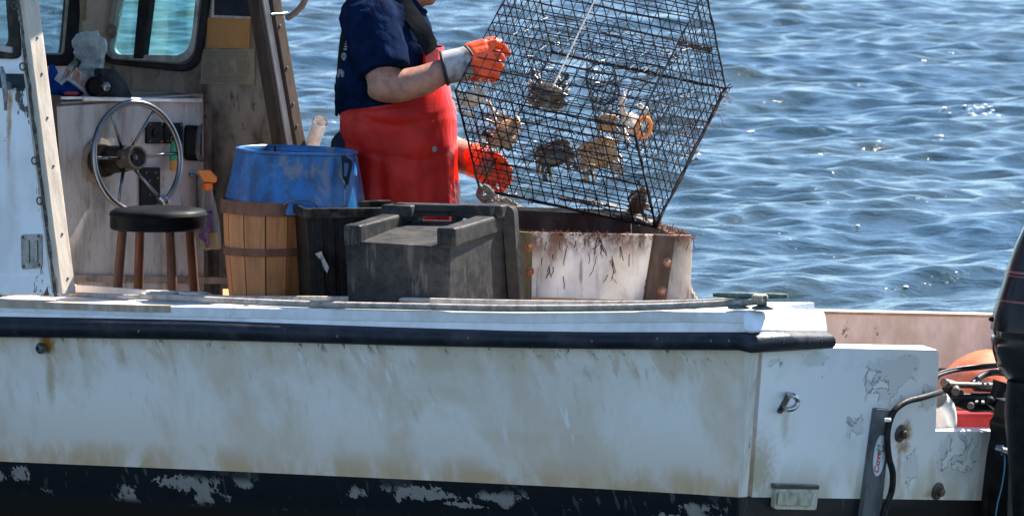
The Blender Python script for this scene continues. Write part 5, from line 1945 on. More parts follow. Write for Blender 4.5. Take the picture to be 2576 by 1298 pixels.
def wires(mb, o, d1, d2, n1, n2, r=.0020, jit=.0020):
    """square wire panel spanned by d1, d2"""
    for i in range(n1 + 1):
        t = i / n1
        pts = [o + d1 * t + d2 * (k / 6) + V((rnd.gauss(0, jit), rnd.gauss(0, jit), rnd.gauss(0, jit))) for k in range(7)]
        mb.tube(pts, r, 4, cap=False)
    for i in range(n2 + 1):
        t = i / n2
        pts = [o + d2 * t + d1 * (k / 6) + V((rnd.gauss(0, jit), rnd.gauss(0, jit), rnd.gauss(0, jit))) for k in range(7)]
        mb.tube(pts, r, 4, cap=False)
def hexwire(mb, fn, nu, nv, r=.0013, jit=.12, skip=0):
    """hexagonal netting on a surface fn(u, v); nu x nv cells"""
    def pt(i, j):
        rr = random.Random((i * 7919 + j * 104729) & 0xffffff)
        # honeycomb vertices: two per row and column
        x = i + (.5 if (j // 2) % 2 else 0)
        y = (j // 2) * 1.5 + (j % 2) * .5
        if j % 2 == 0: x += .5
        return (x + rr.gauss(0, jit)) / nu, (y + rr.gauss(0, jit)) / (nv * 1.5)
    for j2 in range(nv + 1):
        for i in range(-1, nu + 1):
            # zigzag edge and vertical edge
            e = []
            if j2 % 2 == 0:
                a = (i + .5, j2 * 1.5)
                b = (i, j2 * 1.5 + .5)
                c = (i + 1, j2 * 1.5 + .5)
            else:
                a = (i + 1, j2 * 1.5)
                b = (i + .5, j2 * 1.5 + .5)
                c = (i + 1.5, j2 * 1.5 + .5)
            d = (b[0], b[1] + 1)
            for p, q in ((a, b), (a, c), (b, d)):
                P_ = []
                ok = True
                for s_ in (p, q):
                    rr = random.Random(int(s_[0] * 2 + 500) * 9973 + int(s_[1] * 2 + 500))
                    u, v_ = (s_[0] + rr.gauss(0, jit)) / nu, (s_[1] + rr.gauss(0, jit)) / (nv * 1.5)
                    if not (-.01 <= u <= 1.01 and -.01 <= v_ <= 1.01): ok = False
                    P_.append(fn(min(1, max(0, u)), min(1, max(0, v_))))
                if ok:
                    mb.tube(P_, r, 4, cap=False)
for nm, o, d1, d2, n1, n2 in (('front_panel', tp(0, 0, 0), TU, TV, 16, 12), ('side_panel', tp(1, 0, 0), TW, TV, 16, 12), ('back_panel', tp(0, 1, 0), TU, TV, 16, 12), ('side_panel', tp(0, 0, 0), TW, TV, 16, 12), ('lid_panel', tp(0, 0, 1), TU, TW, 16, 16), ('bottom_panel', tp(0, 0, 0), TU, TW, 16, 16)):
    mb = MB()
    wires(mb, o, d1, d2, n1, n2)
    mb.build(nm, M['wire'], pot, smooth=0)
# heavier rods along the edges
cn8 = {(a, b, c): tp(a, b, c) for a in (0, 1) for b in (0, 1) for c in (0, 1)}
for (p, q, r_, mt) in (((0, 0, 0), (1, 0, 0), .0052, 'wire_weed'), ((1, 0, 0), (1, 1, 0), .0058, 'wire_weed'), ((0, 1, 0), (1, 1, 0), .0055, 'wire_weed'), ((0, 0, 0), (0, 1, 0), .003, 'wire'), ((0, 0, 0), (0, 0, 1), .0032, 'wire'), ((1, 0, 0), (1, 0, 1), .0036, 'wire'), ((1, 1, 0), (1, 1, 1), .003, 'wire'), ((0, 1, 0), (0, 1, 1), .003, 'wire'), ((0, 0, 1), (1, 0, 1), .0022, 'wire'), ((0, 0, 1), (0, 1, 1), .0022, 'wire'), ((1, 0, 1), (1, 1, 1), .0022, 'wire'), ((0, 1, 1), (1, 1, 1), .0022, 'wire')):
    a, b = cn8[p], cn8[q]
    pts = [a.lerp(b, k / 14) + V((rnd.gauss(0, .0012), rnd.gauss(0, .0012), rnd.gauss(0, .0012))) for k in range(15)]
    MB().tube(pts, [r_ * rnd.uniform(.8, 1.25) for _ in pts], 6).build('edge_rod', M[mt], pot, smooth=180)
# folded partition, funnels and bait well of hexagonal netting
mb = MB()
hexwire(mb, lambda u, v: tp(u, v, .40 + .34 * (1 - abs(v - .5) * 2) ** .8), 12, 13)
mb.build('partition', M['wire'], pot, smooth=0)
def funnel(a0, a1, b0, c0, rb, rc):
    def fn(u, v):
        t = 2 * math.pi * u
        k = 1 - .45 * v
        return tp(a0 + (a1 - a0) * v, b0 + rb * k * math.cos(t), c0 + rc * k * math.sin(t))
    mb = MB()
    hexwire(mb, fn, 14, 5, jit=.08)
    mb.build('entrance_funnel', M['wire'], pot, smooth=0)
funnel(1.0, .68, .48, .30, .24, .22)
funnel(.0, .30, .52, .30, .24, .22)
def funnel2(b0, b1, a0, c0, ra, rc):
    def fn(u, v):
        t = 2 * math.pi * u
        k = 1 - .45 * v
        return tp(a0 + ra * k * math.cos(t), b0 + (b1 - b0) * v, c0 + rc * k * math.sin(t))
    mb = MB()
    hexwire(mb, fn, 14, 5, jit=.08)
    mb.build('entrance_funnel', M['wire'], pot, smooth=0)
funnel2(0, .3, .5, .28, .26, .22)
funnel2(1, .7, .5, .28, .26, .22)
bw = inpot(1524, 252, .42)
bax = TV.normalized()
bu = bax.cross(TU).normalized()
bv = bax.cross(bu)
mb = MB()
def bfn(u, v):
    t = 2 * math.pi * u
    return bw + (bu * math.cos(t) + bv * math.sin(t)) * .052 + bax * (v - .5) * .27
hexwire(mb, bfn, 13, 9, .0016, .12)
for v in (0, .33, .66, 1):
    ring = [bfn(k / 24, v) for k in range(25)]
    mb.tube(ring, .0022, 4, cap=False)
mb.build('bait_well', M['wire'], pot, smooth=0)
# rebar weights, escape ring, lid cord, wire ties
def barpart(nm, p, q, r, mat):
    d = (q - p).normalized()
    mb = MB()
    mb.tube([p, q], [r, r], 8)
    return mb.build(nm, mat, pot, smooth=40)
M['bar'] = wear('wet_grey_bar', (.06, .055, .055), (.13, .11, .10), .7, 20, .4, rough=.35)
barpart('weight_bar', inpot(1706, 110, .376), inpot(1789, 127, .376), .0115, M['bar'])
barpart('weight_bar', inpot(1216, 333, .30), inpot(1284, 371, .25), .0125, wear('wet_brown_bar', (.05, .022, .020), (.12, .06, .05), .7, 20, .4, rough=.35))
ec = inpot(1611, 299, .86)
e1, e2 = TW.normalized(), TV.normalized()
er = []
for k in range(40):
    a = 2 * math.pi * k / 40
    er.append(ec + RT * m(18) * math.cos(a) + (ZU * m(25) + RT * m(3)) * math.sin(a) + V((0, .02, 0)) * math.cos(a))
mb = MB()
ringtube(mb, er, .0065, 10)
mb.build('escape_ring', plain('orange_ring_plastic', (.80, .20, .015), .3, var=.15), pot, smooth=180)
mb = MB()
rope_mesh(mb, bez([inpot(1388, 204, 1.03), inpot(1430, 120, 1.03), inpot(1492, 0, 1.03), inpot(1530, -70, 1.03)], 60), .0034)
mb.build('lid_cord', wear('pale_braided_cord', (.40, .36, .32), (.2, .18, .16), .6, 60, rough=.9), pot, smooth=180)
mb = MB()
for (px, py, c) in ((1828, 229, 0), (1645, 552, 0), (1652, 530, .02), (1412, 143, 0), (1574, 343, .85), (1520, 168, 0), (1742, 400, 0), (1604, 440, .4), (1470, 525, .0), (1330, 500, .0)):
    p = inpot(px, py, c)
    mb = MB()
    for _ in range(4):
        strand(mb, p, (rnd.gauss(0, 1), rnd.gauss(0, 1), rnd.gauss(0, 1)), .03, .002, .9, 6)
    mb.build('wire_tie', M['wire'], pot, smooth=0)
# weed caught in the wire
mb = MB()
for (px, py, c, k, L, sp) in ((1822, 245, 0, 14, .045, 7), (1800, 280, 0, 10, .05, 10), (1735, 330, .1, 26, .075, 20), (1700, 140, .4, 12, .05, 14), (1230, 320, .3, 18, .06, 16), (1250, 300, .3, 12, .05, 12), (1545, 440, .1, 8, .04, 14), (1270, 455, .1, 8, .05, 14), (1300, 505, .0, 8, .03, 20), (1640, 300, .4, 12, .05, 20), (1600, 160, .3, 10, .04, 40), (1420, 505, .02, 6, .03, 30), (1185, 215, .9, 5, .04, 6)):
    for _ in range(k):
        strand(mb, inpot(px + rnd.gauss(0, sp), py + rnd.gauss(0, sp), c), (rnd.gauss(0, 1), rnd.gauss(0, .7), rnd.gauss(-.2, .8)), L * rnd.uniform(.5, 1.2), .0011, .5, 6)
o = mb.build('seaweed', wear('red_brown_weed', (.16, .045, .035), (.06, .02, .02), .6, 50, rough=.6), None, smooth=180)
tag(o, 'red brown weed threads caught in the wire of the crab pot', 'seaweed', kind='stuff')

# ================================================================== CRABS
def crab_material(nm, b0, b1):
    n = NT(nm)
    tc = n.t.nodes.new('ShaderNodeTexCoord')
    sep = n.t.nodes.new('ShaderNodeSeparateXYZ')
    n.t.links.new(tc.outputs['Object'], sep.inputs[0])
    x, y, z = sep.outputs
    f = n.noise(70, 5, .65, tc.outputs['Object'])
    dorsal = n.mix(n.ramp(f, .38, .68), (.020, .013, .006), (.13, .075, .022))
    edge = n.ramp(n.math('ABSOLUTE', x), .055, .085)
    dorsal = n.mix(n.math('MULTIPLY', edge, .6), dorsal, (.16, .11, .05))
    belly = n.mix(n.ramp(f, .4, .68), b0, b1)
    c = n.mix(n.ramp(n.math('ADD', z, n.math('MULTIPLY', n.math('SUBTRACT', f, .5), .008)), -.006, .003), belly, dorsal)
    claw = n.math('MULTIPLY', n.ramp(y, .085, .105), n.ramp(f, .3, .6, .2, .8))
    c = n.mix(claw, c, (.035, .12, .32))
    tip = n.ramp(y, .135, .15)
    c = n.mix(n.math('MULTIPLY', tip, .7), c, (.30, .07, .05))
    n.P(color=c, rough=.28, normal=n.bump(f, .35, .004), coat=.3)
    return n.m
M['crab'] = crab_material('amber_crab_skin', (.46, .27, .12), (.22, .10, .04))
M['crab2'] = crab_material('pale_crab_skin', (.70, .56, .44), (.36, .20, .11))

def crab_mesh(claw_open=0.0, fold=0.0, seed=1):
    r_ = random.Random(seed)
    mb = MB()
    # carapace: flattened lens with a side spine each side
    mb.ell((0, 0, 0), (.064, .038, .018), None, 28, 12)
    mb.ell((0, .010, .004), (.050, .030, .018), None, 24, 10)
    mb.ell((0, -.010, -.004), (.046, .032, .018), None, 24, 10)
    for s in (-1, 1):
        mb.tube([(s * .045, .004, .001), (s * .066, .005, .001), (s * .080, .004, .001)], [.013, .0075, .0015], 8)
        for k in range(5):
            t = k / 5
            mb.tube([(s * (.016 + .036 * t), .032 - .018 * t, .001), (s * (.020 + .042 * t), .043 - .018 * t, .001)], [.006, .0014], 6)
        # claw arm, palm and two fingers; one side may be let down
        a = claw_open * (1.0 if s > 0 else .25)
        e = V((s * (.066 + .012 * a), .034, -.006))
        w_ = V((s * (.048 + .050 * a), .050 + .020 * a, -.008))
        t0 = V((s * (.024 + .073 * a), .050 + .052 * a, -.006))
        mb.chain([(s * .036, .016, -.004), e, w_], [.010, .0115, .010], 8)
        mb.chain([w_, w_.lerp(t0, .5), t0], [.010, .0155, .011], 8)
        d = (t0 - w_).normalized()
        sd = V((-d.y, d.x, 0)) * s
        mb.tube([t0, t0 + d * .022 + sd * .007, t0 + d * .040 + sd * .001], [.0085, .0062, .0015], 8)
        mb.tube([t0 - sd * .004, t0 + d * .02 - sd * .009, t0 + d * .036 - sd * .003], [.0072, .0055, .0015], 8)
        # walking legs, hanging loosely bent under the shell
        for k in range(3):
            b = V((s * (.044 - .006 * k), -.004 - .010 * k, -.008))
            ang = R(-14 - 26 * k + r_.uniform(-14, 14))
            dr = V((s * math.cos(ang), math.sin(ang), 0))
            kn = b + dr * .026 + V((0, 0, .006 + r_.uniform(-.004, .008)))
            an = kn + dr * .014 + V((-s * .006 * fold, -.010, -.014 - fold * .012))
            tp_ = an + dr * .006 + V((-s * .006, -.012, -.016 - r_.uniform(0, .008)))
            mb.chain([b, kn, an], [.0076, .0068, .0050], 7)
            mb.tube([an, tp_], [.0048, .0012], 6)
        # swimming paddle
        b = V((s * .028, -.030, -.004))
        k1 = V((s * .046, -.044, .004))
        k2 = V((s * (.050 + .01 * fold), -.056, .002))
        mb.chain([b, k1, k2], [.0080, .0070, .0058], 7)
        mb.ell(k2 + V((s * .008, -.014, 0)), (.0115, .018, .004), None, 12, 7)
    return mb

def bake(o, sc=1.0):
    dg = bpy.context.evaluated_depsgraph_get()
    me = bpy.data.meshes.new_from_object(o.evaluated_get(dg))
    old = o.data
    o.modifiers.clear()
    o.data = me
    bpy.data.meshes.remove(old)
    me.polygons.foreach_set('use_smooth', [True] * len(me.polygons))
    return o

def frame_rot(face, up):
    """rotation taking the crab's back (+z) to `face` and its front (+y) to `up`"""
    z = V(face).normalized()
    y = V(up)
    y = (y - z * y.dot(z)).normalized()
    x = y.cross(z)
    return Matrix((x, y, z)).transposed()
protos = []
for k, (co_, fo) in enumerate(((0.0, .5), (.8, 1.0))):
    mb = crab_mesh(co_, fo, 3 + k)
    o = mb.build('crab', M['crab' if k == 0 else 'crab2'], None, remesh=.0026, sm=2)
    ctr = o.location.copy()
    bake(o)
    for v_ in o.data.vertices:
        v_.co += ctr
    protos.append(o)
FACE = V((0, -1, .08))
crabs = [
    ((1379, 231), .45, (.1, -1, .45), (-.1, -.35, -1), 1.02, 0, 'dark shelled crab hanging under the pale cord'),
    ((1186, 240), .80, (.2, 1, .1), (.25, -.1, -1), .80, 1, 'pale bellied crab just below the raised orange glove'),
    ((1268, 328), .45, (.35, .75, -.65), (.9, 0, -.35), .98, 0, 'tan crab tilted sideways above the lower glove'),
    ((1394, 387), .28, (-.1, -1, .35), (-.35, -.3, 1), .98, 0, 'dark brown crab low in the middle of the pot'),
    ((1505, 384), .30, (0, 1, .1), (-.25, .1, 1), 1.06, 0, 'amber bellied crab below the bait well'),
    ((1526, 306), .42, (-.6, .8, 0), (.15, 0, 1), .62, 0, 'brown pinkish crab inside the bait well'),
    ((1590, 300), .52, (-.75, .7, 0), (.25, 0, 1), 1.0, 1, 'white bellied crab hanging upright beside the orange ring'),
    ((1600, 502), .07, (-.85, -.5, .1), (-.35, .1, 1), .92, 0, 'olive brown crab edge on in the lowest corner of the pot'),
]
used = [False, False]
for (pp, c, face, up, s_, k, lab_) in crabs:
    o = protos[k] if not used[k] else protos[k].copy()
    if used[k]: COL.objects.link(o)
    used[k] = True
    o.location = inpot(pp[0], pp[1], c)
    o.rotation_euler = frame_rot(face, up).to_euler()
    o.scale = (s_ * .9,) * 3
    tag(o, lab_, 'crab', 'crabs caught in the wire pot')

# ================================================================== THE FISHERMAN
PY = .78                                          # depth of the middle of the body
man = thing('person', 'man in navy tee and red oilskin apron hauling the wire pot, orange gloves', 'person', V((S(1000, 700, PY).x, PY, zd)))
def skin_mat():
    n = NT('tanned_skin')
    f = n.noise(28, 6, .65)
    g_ = n.noise(180, 4, .6)
    c = n.mix(n.ramp(f, .35, .68), (.37, .175, .112), (.24, .098, .062))
    c = n.mix(n.ramp(g_, .58, .68, 0, .5), c, (.17, .075, .05))
    hair = n.noise(330, 3, .6, n.mp((1, 1, .25), rot=(0, .9, 0)))
    c = n.mix(n.ramp(hair, .60, .66, 0, .5), c, (.10, .06, .045))
    n.P(color=c, rough=.48, normal=n.bump(n.math('ADD', n.math('MULTIPLY', g_, .6), f), .25, .004), sss=.08)
    return n.m
M['skin'] = skin_mat()
def pS(px, py, dy):
    return S(px, py, PY + dy)
mb = MB()
# head, jaw, neck
mb.ell(pS(1028, -92, 0), (.098, .078, .105), None, 24, 16)
mb.ell(pS(1052, -42, 0), (.074, .062, .082), None, 20, 12)
mb.chain([pS(1068, -8, 0), pS(1080, -2, 0)], [.034, .026], 12)
mb.chain([pS(1086, -18, -.018), pS(1090, -16, 0), pS(1086, -18, .018)], [.020, .021, .020], 10)
mb.chain([pS(1100, -88, 0), pS(1116, -62, 0), pS(1112, -52, 0)], [.012, .018, .015], 10)
for s in (-1, 1):
    mb.ell(pS(1012, -68, s * .076), (.018, .010, .032), None, 12, 8)
    mb.ell(pS(1088, -76, s * .034), (.018, .026, .016), None, 12, 8)
mb.chain([pS(992, 60, 0), pS(1008, 15, 0), pS(1030, -35, 0)], [.078, .064, .060], 16)
mb.chain([pS(1040, 18, 0), pS(1055, -8, 0)], [.030, .026], 10)
# trunk inside the shirt, legs inside the trousers
mb.chain([pS(975, 70, -.10), pS(975, 70, .10), pS(995, 250, .07), pS(1000, 400, .06), pS(1000, 400, -.06), pS(995, 250, -.07), pS(975, 70, -.10)], [.10, .10, .12, .12, .12, .12, .10], 16)
# near arm
mb.chain([pS(938, 62, -.19), pS(950, 150, -.25), pS(968, 220, -.285), pS(1000, 219, -.285), pS(1060, 205, -.28), pS(1120, 178, -.275), pS(1160, 165, -.275)], [.068, .060, .054, .057, .053, .043, .038], 18)
mb.ell(pS(949, 229, -.285), (.036, .036, .034), None, 12, 8)
# far arm
mb.chain([pS(950, 70, .19), pS(1000, 200, .25), pS(1070, 330, .24), pS(1130, 384, .20), pS(1185, 402, .12), pS(1222, 420, .06)], [.066, .06, .058, .062, .056, .044], 18)
body = mb.build('body', M['skin'], man, remesh=.0085, sm=7)
# eyes, mouth and hair sit on the head (above the top edge of the picture)
for s in (-1, 1):
    MB().ell(pS(1098, -74, s * .033), (.010, .012, .011), None, 12, 8).build('eye', plain('eye_white', (.6, .58, .55), .2, var=.1), body, smooth=180)
MB().chain([pS(1104, -26, -.016), pS(1108, -25, 0), pS(1104, -26, .016)], [.006, .007, .006], 8).build('lips', plain('lip_skin', (.36, .14, .11), .5), body, smooth=180)
mb = MB()
mb.ell(pS(1018, -104, 0), (.104, .086, .106), None, 20, 14)
mb.ell(pS(985, -60, 0), (.055, .07, .07), None, 16, 10)
mb.build('hair', wear('short_grey_hair', (.20, .18, .16), (.08, .07, .06), .7, 60, rough=.9), body, remesh=.010, sm=3)
# trousers
mb = MB()
for s in (-1, 1):
    mb.chain([pS(990, 430, s * .09), pS(1000, 640, s * .11), pS(985, 830, s * .12), pS(975, 1080, s * .12)], [.135, .115, .088, .075], 18)
mb.ell(pS(965, 390, 0), (.165, .19, .14), None, 24, 14)
mb.chain([pS(880, 372, -.05), pS(905, 430, -.06)], [.07, .08], 14)
mb.build('trousers', wear('dark_work_trousers', (.014, .017, .024), (.03, .03, .035), .6, 12, rough=.85), man, remesh=.014, sm=4)
for s in (-1, 1):
    mb = MB()
    mb.chain([pS(975, 1060, s * .12), pS(978, 1130, s * .12)], [.082, .07], 14)
    q = pS(985, 1150, s * .12)
    q.z = zd + .05
    mb.chain([V((q.x - .04, q.y, zd + .055)), V((q.x + .08, q.y, zd + .05)), V((q.x + .16, q.y, zd + .042))], [.055, .05, .042], 14)
    mb.build('boot', wear('white_rubber_boot', (.5, .48, .44), (.3, .25, .2), .6, 14, rough=.4), man, remesh=.011, sm=3)

# shirt: trunk loft closed into a remesh with the sleeves
TS = [(-26, 950, 1022, .085), (-10, 922, 1040, .13), (10, 898, 1056, .172), (34, 880, 1070, .195), (60, 868, 1082, .205), (123, 858, 1100, .205), (205, 844, 1104, .195), (262, 842, 1110, .195), (300, 862, 1112, .19), (320, 866, 1112, .19), (345, 862, 1118, .19), (372, 866, 1116, .185), (396, 870, 1110, .18)]
def trunk_ring(tab, py, n_=48, grow=0.0):
    b, f, hy = lin(tab, py)
    pb, pf = pS(b, py, 0), pS(f, py, 0)
    c = (pb + pf) / 2
    rx = (pf - pb).length / 2 + grow
    out = []
    for k in range(n_):
        a = 2 * math.pi * k / n_
        x, y = math.cos(a), math.sin(a)
        x = math.copysign(abs(x) ** .94, x)
        y = math.copysign(abs(y) ** .94, y)
        out.append(c + RT * x * rx + V((0, 1, 0)) * y * (hy + grow))
    return out
mb = MB()
mb.rings([trunk_ring(TS, y) for y in (-26, -10, 10, 34, 60, 90, 123, 165, 205, 240, 262, 280, 300, 345, 372, 396)])
# near sleeve with its straight hem
mb.chain([pS(930, 48, -.13), pS(936, 60, -.19)], [.105, .10], 18)
hemc = pS(966, 183, -.265)
hd_ = (hemc - pS(940, 70, -.20)).normalized()
mb.tube([pS(936, 62, -.19), pS(950, 120, -.235), hemc], [.098, .094, .096], 26)
# far sleeve
mb.chain([pS(950, 50, .13), pS(960, 80, .19)], [.10, .10], 16)
mb.tube([pS(960, 80, .19), pS(1000, 190, .25)], [.095, .09], 20)
n = NT('navy_cotton')
f = n.noise(11, 5, .6, None, .8)
lint = n.noise(220, 3, .6)
c = n.mix(n.ramp(f, .35, .65), (.0022, .006, .020), (.0045, .012, .040))
c = n.mix(n.ramp(lint, .66, .74, 0, .35), c, (.06, .07, .09))
wr = n.noise(9, 4, .6, n.mp((1.0, 1, .55), rot=(0, .5, 0)), 1.2)
n.P(color=c, rough=.9, spec=.02, normal=n.bump(wr, .8, .022))
M['navy'] = n.m
shirt = mb.build('shirt', M['navy'], man, remesh=.0085, sm=6, disp=(.017, .055))
mb = MB()                                         # neckband
nb_ = [pS(985, 14, 0)]
ring = []
for k in range(32):
    a = 2 * math.pi * k / 32
    ring.append(pS(1006, 8, 0) + RT * .085 * math.cos(a) + V((0, .082, 0)) * math.sin(a) + ZU * (-.035 * math.cos(a) + .004))
ringtube(mb, ring, .010, 8)
mb.build('neckband', M['navy'], shirt, smooth=180)
# pale print on the back: a line of small letters, a round star badge and a mark below (all but edge on)
M['print'] = plain('pale_shirt_print', (.22, .215, .25), .9, var=.4, scale=160)
def backpt(py, ang):
    b, f, hy = lin(TS, py)
    pb, pf = pS(b, py, 0), pS(f, py, 0)
    c_ = (pb + pf) / 2
    rx = (pf - pb).length / 2
    a = math.pi + ang
    x, y = math.cos(a), math.sin(a)
    x = math.copysign(abs(x) ** .94, x); y = math.copysign(abs(y) ** .94, y)
    return c_ + RT * x * (rx + .004) + V((0, 1, 0)) * y * (hy + .004)

# apron of red oilskin
AT = [(118, 860, 1113, .21), (160, 856, 1117, .215), (207, 851, 1124, .22), (240, 851, 1136, .222), (264, 853, 1143, .226), (281, 856, 1146, .23), (352, 858, 1148, .232), (430, 860, 1148, .232), (520, 858, 1153, .235), (640, 868, 1150, .24), (780, 876, 1142, .245), (960, 884, 1132, .25)]
HALF = [(118, 54), (160, 55), (200, 58), (225, 66), (245, 80), (258, 100), (266, 128), (273, 150), (281, 166), (352, 166), (960, 170)]
def apron_pt(py, ang, grow=0.0):
    b, f, hy = lin(AT, py)
    pb, pf = pS(b, py, 0), pS(f, py, 0)
    c_ = (pb + pf) / 2
    rx = (pf - pb).length / 2 + grow
    x, y = math.cos(ang), math.sin(ang)
    x = math.copysign(abs(x) ** .88, x); y = math.copysign(abs(y) ** .88, y)
    fold = (.007 * math.sin(ang * 8 + 1.5 * mnoise.noise(V((ang, py * .004, 1)))) + .004 * math.sin(ang * 19 + 2)) * min(1, max(0, (py - 300) / 200)) + .007 * mnoise.noise(V((ang * 2.2, py * .014, 3))) - .004 * max(0, 1 - abs(py - 292 - 14 * math.sin(ang * 3)) / 9) - .005 * max(0, 1 - abs(py - 372 + 20 * math.sin(ang * 2 + 1)) / 10)
    return c_ + RT * x * (rx + fold) + V((0, 1, 0)) * y * (hy + grow + fold)
mb = MB()
rows_o, rows_i = [], []
NA = 110
for py in list(range(118, 300, 9)) + list(range(300, 541, 8)) + list(range(560, 961, 40)):
    h_ = R(lin(HALF, py)[0])
    rows_o.append([apron_pt(py, -h_ + 2 * h_ * k / NA, .004) for k in range(NA + 1)])
    rows_i.append([apron_pt(py, -h_ + 2 * h_ * k / NA, .0) for k in range(NA + 1)])
mb.rings([o_ + i_[::-1] for o_, i_ in zip(rows_o, rows_i)])
n = NT('red_oilskin')
f = n.noise(6, 6, .65, None, .4)
f2 = n.noise(22, 5, .7, n.mp((1, 1, .4)))
c = n.mix(n.ramp(f, .4, .65, 0, .8), (.47, .014, .008), (.31, .009, .009))
c = n.mix(n.ramp(f2, .62, .74, 0, .45), c, (.16, .012, .02))
c = n.mix(n.ramp(n.noise(60, 4, .7), .70, .78, 0, .35), c, (.42, .07, .06))
n.P(color=c, rough=n.ramp(f, .3, .7, .26, .46), spec=.14, normal=n.bump(n.noise(5, 3, .5, n.mp((1, 1, .45)), 1.0), .6, .03))
M['apron'] = n.m
apron = mb.build('apron', M['apron'], man, smooth=60)
mb = MB()
ga = R(-62)
gp = S(1091, 366, PY - .20)
gd = V((.45, -.89, 0)).normalized()
best = min((apron_pt(366, R(a), .004) for a in range(-110, -20)), key=lambda p: abs(p.x - S(1091, 366, p.y).x) if p.y < PY else 9)
mb.lathe([(.004, 0), (.0095, 0), (.0095, .003), (.004, .003)], best - gd * -.001, gd, 18)
mb.build('eyelet', M['steel'], apron)
# pale patch tabs at the bib corners and braces over the shoulders
def ribbon(mb, pts, wid, out_c, th=.004):
    P_ = bez(pts, 8 * len(pts))
    rg = []
    for i, p in enumerate(P_):
        t = (P_[min(i + 1, len(P_) - 1)] - P_[max(i - 1, 0)]).normalized()
        o_ = (p - out_c(p))
        o_ = (o_ - t * o_.dot(t)).normalized()
        s_ = t.cross(o_)
        w_ = wid[0] + (wid[1] - wid[0]) * i / (len(P_) - 1)
        rg.append([p + s_ * w_ + o_ * th * .4, p + o_ * th * 1.3, p - s_ * w_ + o_ * th * .4, p - s_ * w_ - o_ * th, p + s_ * w_ - o_ * th])
    mb.rings(rg)
axisp = lambda p: V((pS(985, 0, 0).x, PY, p.z - .05))
M['brace'] = wear('dark_webbing', (.007, .009, .010), (.018, .02, .02), .6, 40, rough=.85)
for s in (-1, 1):
    a0 = apron_pt(124, R(s * 44), .012)
    a1 = apron_pt(160, R(s * 44), .010)
    pts = [a0, pS(1062, 78, s * .178), pS(1032, 34, s * .162), pS(1002, -2, s * .140), pS(962, -24, s * .125), pS(920, -2, s * .118), pS(884, 40, s * .105), pS(866, 90, s * .085), pS(856, 150, s * .06), pS(848, 230, s * .03), pS(846, 290, s * .02)]
    mb = MB()
    ribbon(mb, pts, (.032, .026), axisp)
    mb.build('brace', M['brace'], apron, smooth=50)
    mb = MB()
    ribbon(mb, [apron_pt(119, R(s * 44), .010), apron_pt(145, R(s * 44), .010), apron_pt(172, R(s * 46), .009), apron_pt(205, R(s * 48), .008)], (.030, .024), lambda p: V((pS(985, 0, 0).x, PY, p.z)), .002)
    mb.build('bib_tab', wear('faded_red_patch', (.50, .06, .06), (.40, .10, .09), .5, 20, rough=.45), apron, smooth=50)

# gloves
n = NT('orange_glove_rubber')
f = n.noise(24, 5, .65)
c = n.mix(n.ramp(f, .50, .66, 0, .8), (.88, .085, .012), (.34, .03, .016))
n.P(color=c, rough=.36, normal=n.bump(n.noise(14, 4, .6, None, .8), .35, .008))
M['glove'] = n.m
n = NT('grey_knit_cuff')
f = n.noise(20, 5, .65)
n.P(color=n.mix(n.ramp(f, .42, .66), (.34, .325, .325), (.13, .105, .09)), rough=.85, normal=n.bump(n.noise(120, 3), .3, .003))
M['cuff'] = n.m
GY = -.275
mb = MB()
# palm block, seen from the thumb side of the back of the hand
mb.chain([pS(1172, 158, GY), pS(1198, 150, GY), pS(1224, 143, GY)], [.048, .052, .046], 16)
mb.chain([pS(1178, 178, GY), pS(1212, 178, GY), pS(1232, 176, GY)], [.036, .042, .034], 14)
mb.chain([pS(1188, 132, GY), pS(1216, 120, GY + .005), pS(1232, 117, GY + .01)], [.036, .030, .022], 14)
# five fingers: forefinger reaches out along the wire, the rest close on it, thumb under
fing = [
    [(1226, 114, .0), (1247, 109, -.012), (1265, 118, .004), (1278, 136, .022)],
    [(1232, 134, -.012), (1253, 136, -.028), (1262, 148, -.005), (1256, 158, .022)],
    [(1234, 155, -.014), (1253, 160, -.032), (1260, 172, -.006), (1250, 180, .020)],
    [(1230, 175, -.010), (1246, 183, -.026), (1249, 196, -.004), (1238, 201, .016)],
    [(1214, 112, .020), (1238, 102, .030), (1256, 108, .034), (1270, 122, .034)],
]
for k, f_ in enumerate(fing):
    r0 = (.0150, .0155, .0152, .0140, .0155)[k]
    mb.chain([pS(x, y, GY + d) for x, y, d in f_], [r0, r0 * .96, r0 * .9, r0 * .78], 12)
gl = mb.build('glove', M['glove'], man, remesh=.0038, sm=2)
mb = MB()
c0, c1_, c2_ = pS(1118, 172, GY), pS(1150, 165, GY), pS(1186, 157, GY)
ax_ = (c2_ - c0).normalized()
mb.tube([c0, c1_, c2_], [.056, .057, .058], 28, cap=False)
mb.tube([c0, c2_], [.050, .050], 28, cap=False)
mb.build('cuff', M['cuff'], gl, smooth=60)
mb = MB()
ringc = [c0 + (ax_.cross(V((0, 1, 0))).normalized() * math.cos(a) + V((0, 1, 0)) * math.sin(a)) * .0555 for a in [2 * math.pi * k / 36 for k in range(36)]]
ringtube(mb, ringc, .0065, 8)
mb.build('cuff_binding', plain('black_binding', (.012, .012, .014), .7), gl, smooth=180)
mb = MB()
tabp = [pS(1172, 117, GY - .045), pS(1182, 128, GY - .053), pS(1190, 142, GY - .056)]
mb.tube(bez(tabp, 8), .0065, 6, flat=.6)
mb.build('cuff_tab', plain('black_tab', (.02, .02, .022), .7), gl, smooth=180)
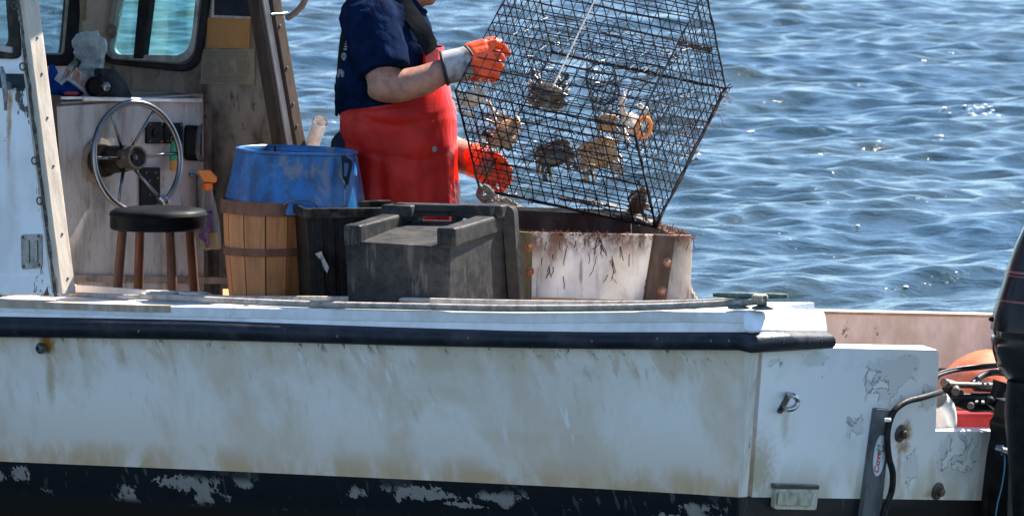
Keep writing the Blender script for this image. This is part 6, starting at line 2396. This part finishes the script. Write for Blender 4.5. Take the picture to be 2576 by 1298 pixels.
# far glove: flared gauntlet and a hand closing round the lower corner of the pot
FY = .05
mb = MB()
gq = [pS(1196, 402, FY + .07), pS(1206, 408, FY + .05), pS(1218, 418, FY + .03), pS(1234, 424, FY + .01)]
mb.tube(gq, [.064, .060, .054, .044], 24)
mb.chain([pS(1216, 414, FY + .02), pS(1232, 418, FY + .015)], [.046, .038], 14)
mb.chain([pS(1212, 395, FY + .02), pS(1230, 396, FY + .01)], [.032, .024], 12)
mb.chain([pS(1222, 440, FY + .01), pS(1234, 446, FY + .0)], [.032, .024], 12)
ff = [
    [(1240, 388, .0), (1258, 396, -.02), (1272, 410, -.025), (1268, 422, -.02)],
    [(1246, 408, .0), (1265, 416, -.022), (1282, 427, -.022), (1279, 438, -.016)],
    [(1246, 428, .0), (1265, 438, -.024), (1283, 449, -.024), (1278, 460, -.016)],
    [(1240, 448, .0), (1258, 458, -.020), (1272, 468, -.022), (1266, 477, -.014)],
    [(1224, 448, .0), (1234, 468, -.012), (1248, 480, -.014), (1258, 484, -.012)],
]
for k, f_ in enumerate(ff):
    r0 = (.0128, .0134, .0132, .0122, .0134)[k]
    mb.chain([pS(x, y, FY + d) for x, y, d in f_], [r0, r0 * .97, r0 * .92, r0 * .8], 12)
mb.build('glove', M['glove'], man, remesh=.0038, sm=2)

# back print laid on the shirt as it is evaluated
mb = MB()
def decal(py0, py1, a0, a1):
    q = [backpt(py0, a0), backpt(py0, a1), backpt(py1, a1), backpt(py1, a0)]
    c_ = sum(q, V()) / 4
    nn = V((c_.x - pS(985, 0, 0).x, c_.y - PY, 0)).normalized()
    mb.prism([p - nn * .002 for p in q], nn * .004)
for k in range(9):
    decal(66 + k * 6.6, 66 + k * 6.6 + 4.4, R(26), R(34) if k % 3 else R(31))
mb.build('back_print', M['print'], shirt)
mb = MB()
bc = backpt(139, R(30))
bn = V((bc.x - pS(985, 0, 0).x, bc.y - PY, 0)).normalized()
bt_ = ZU.cross(bn)
star = []
for k in range(10):
    r = .0085 if k % 2 == 0 else .0035
    a = math.pi / 2 + 2 * math.pi * k / 10
    star.append(bc + (bt_ * math.cos(a) + ZU * math.sin(a)) * r + bn * .003)
circ = [bc + (bt_ * math.cos(a) + ZU * math.sin(a)) * .0135 + bn * .003 for a in [2 * math.pi * k / 28 for k in range(28)]]
mb.slab(circ, -bn * .005, [star])
mb.build('star_badge', M['print'], shirt)
mb = MB()
for a0, a1, y0, y1 in ((20, 25, 172, 192), (26, 31, 172, 184), (31, 35, 176, 190)):
    decal(y0, y1, R(a0), R(a1))
mb.build('back_print', M['print'], shirt)
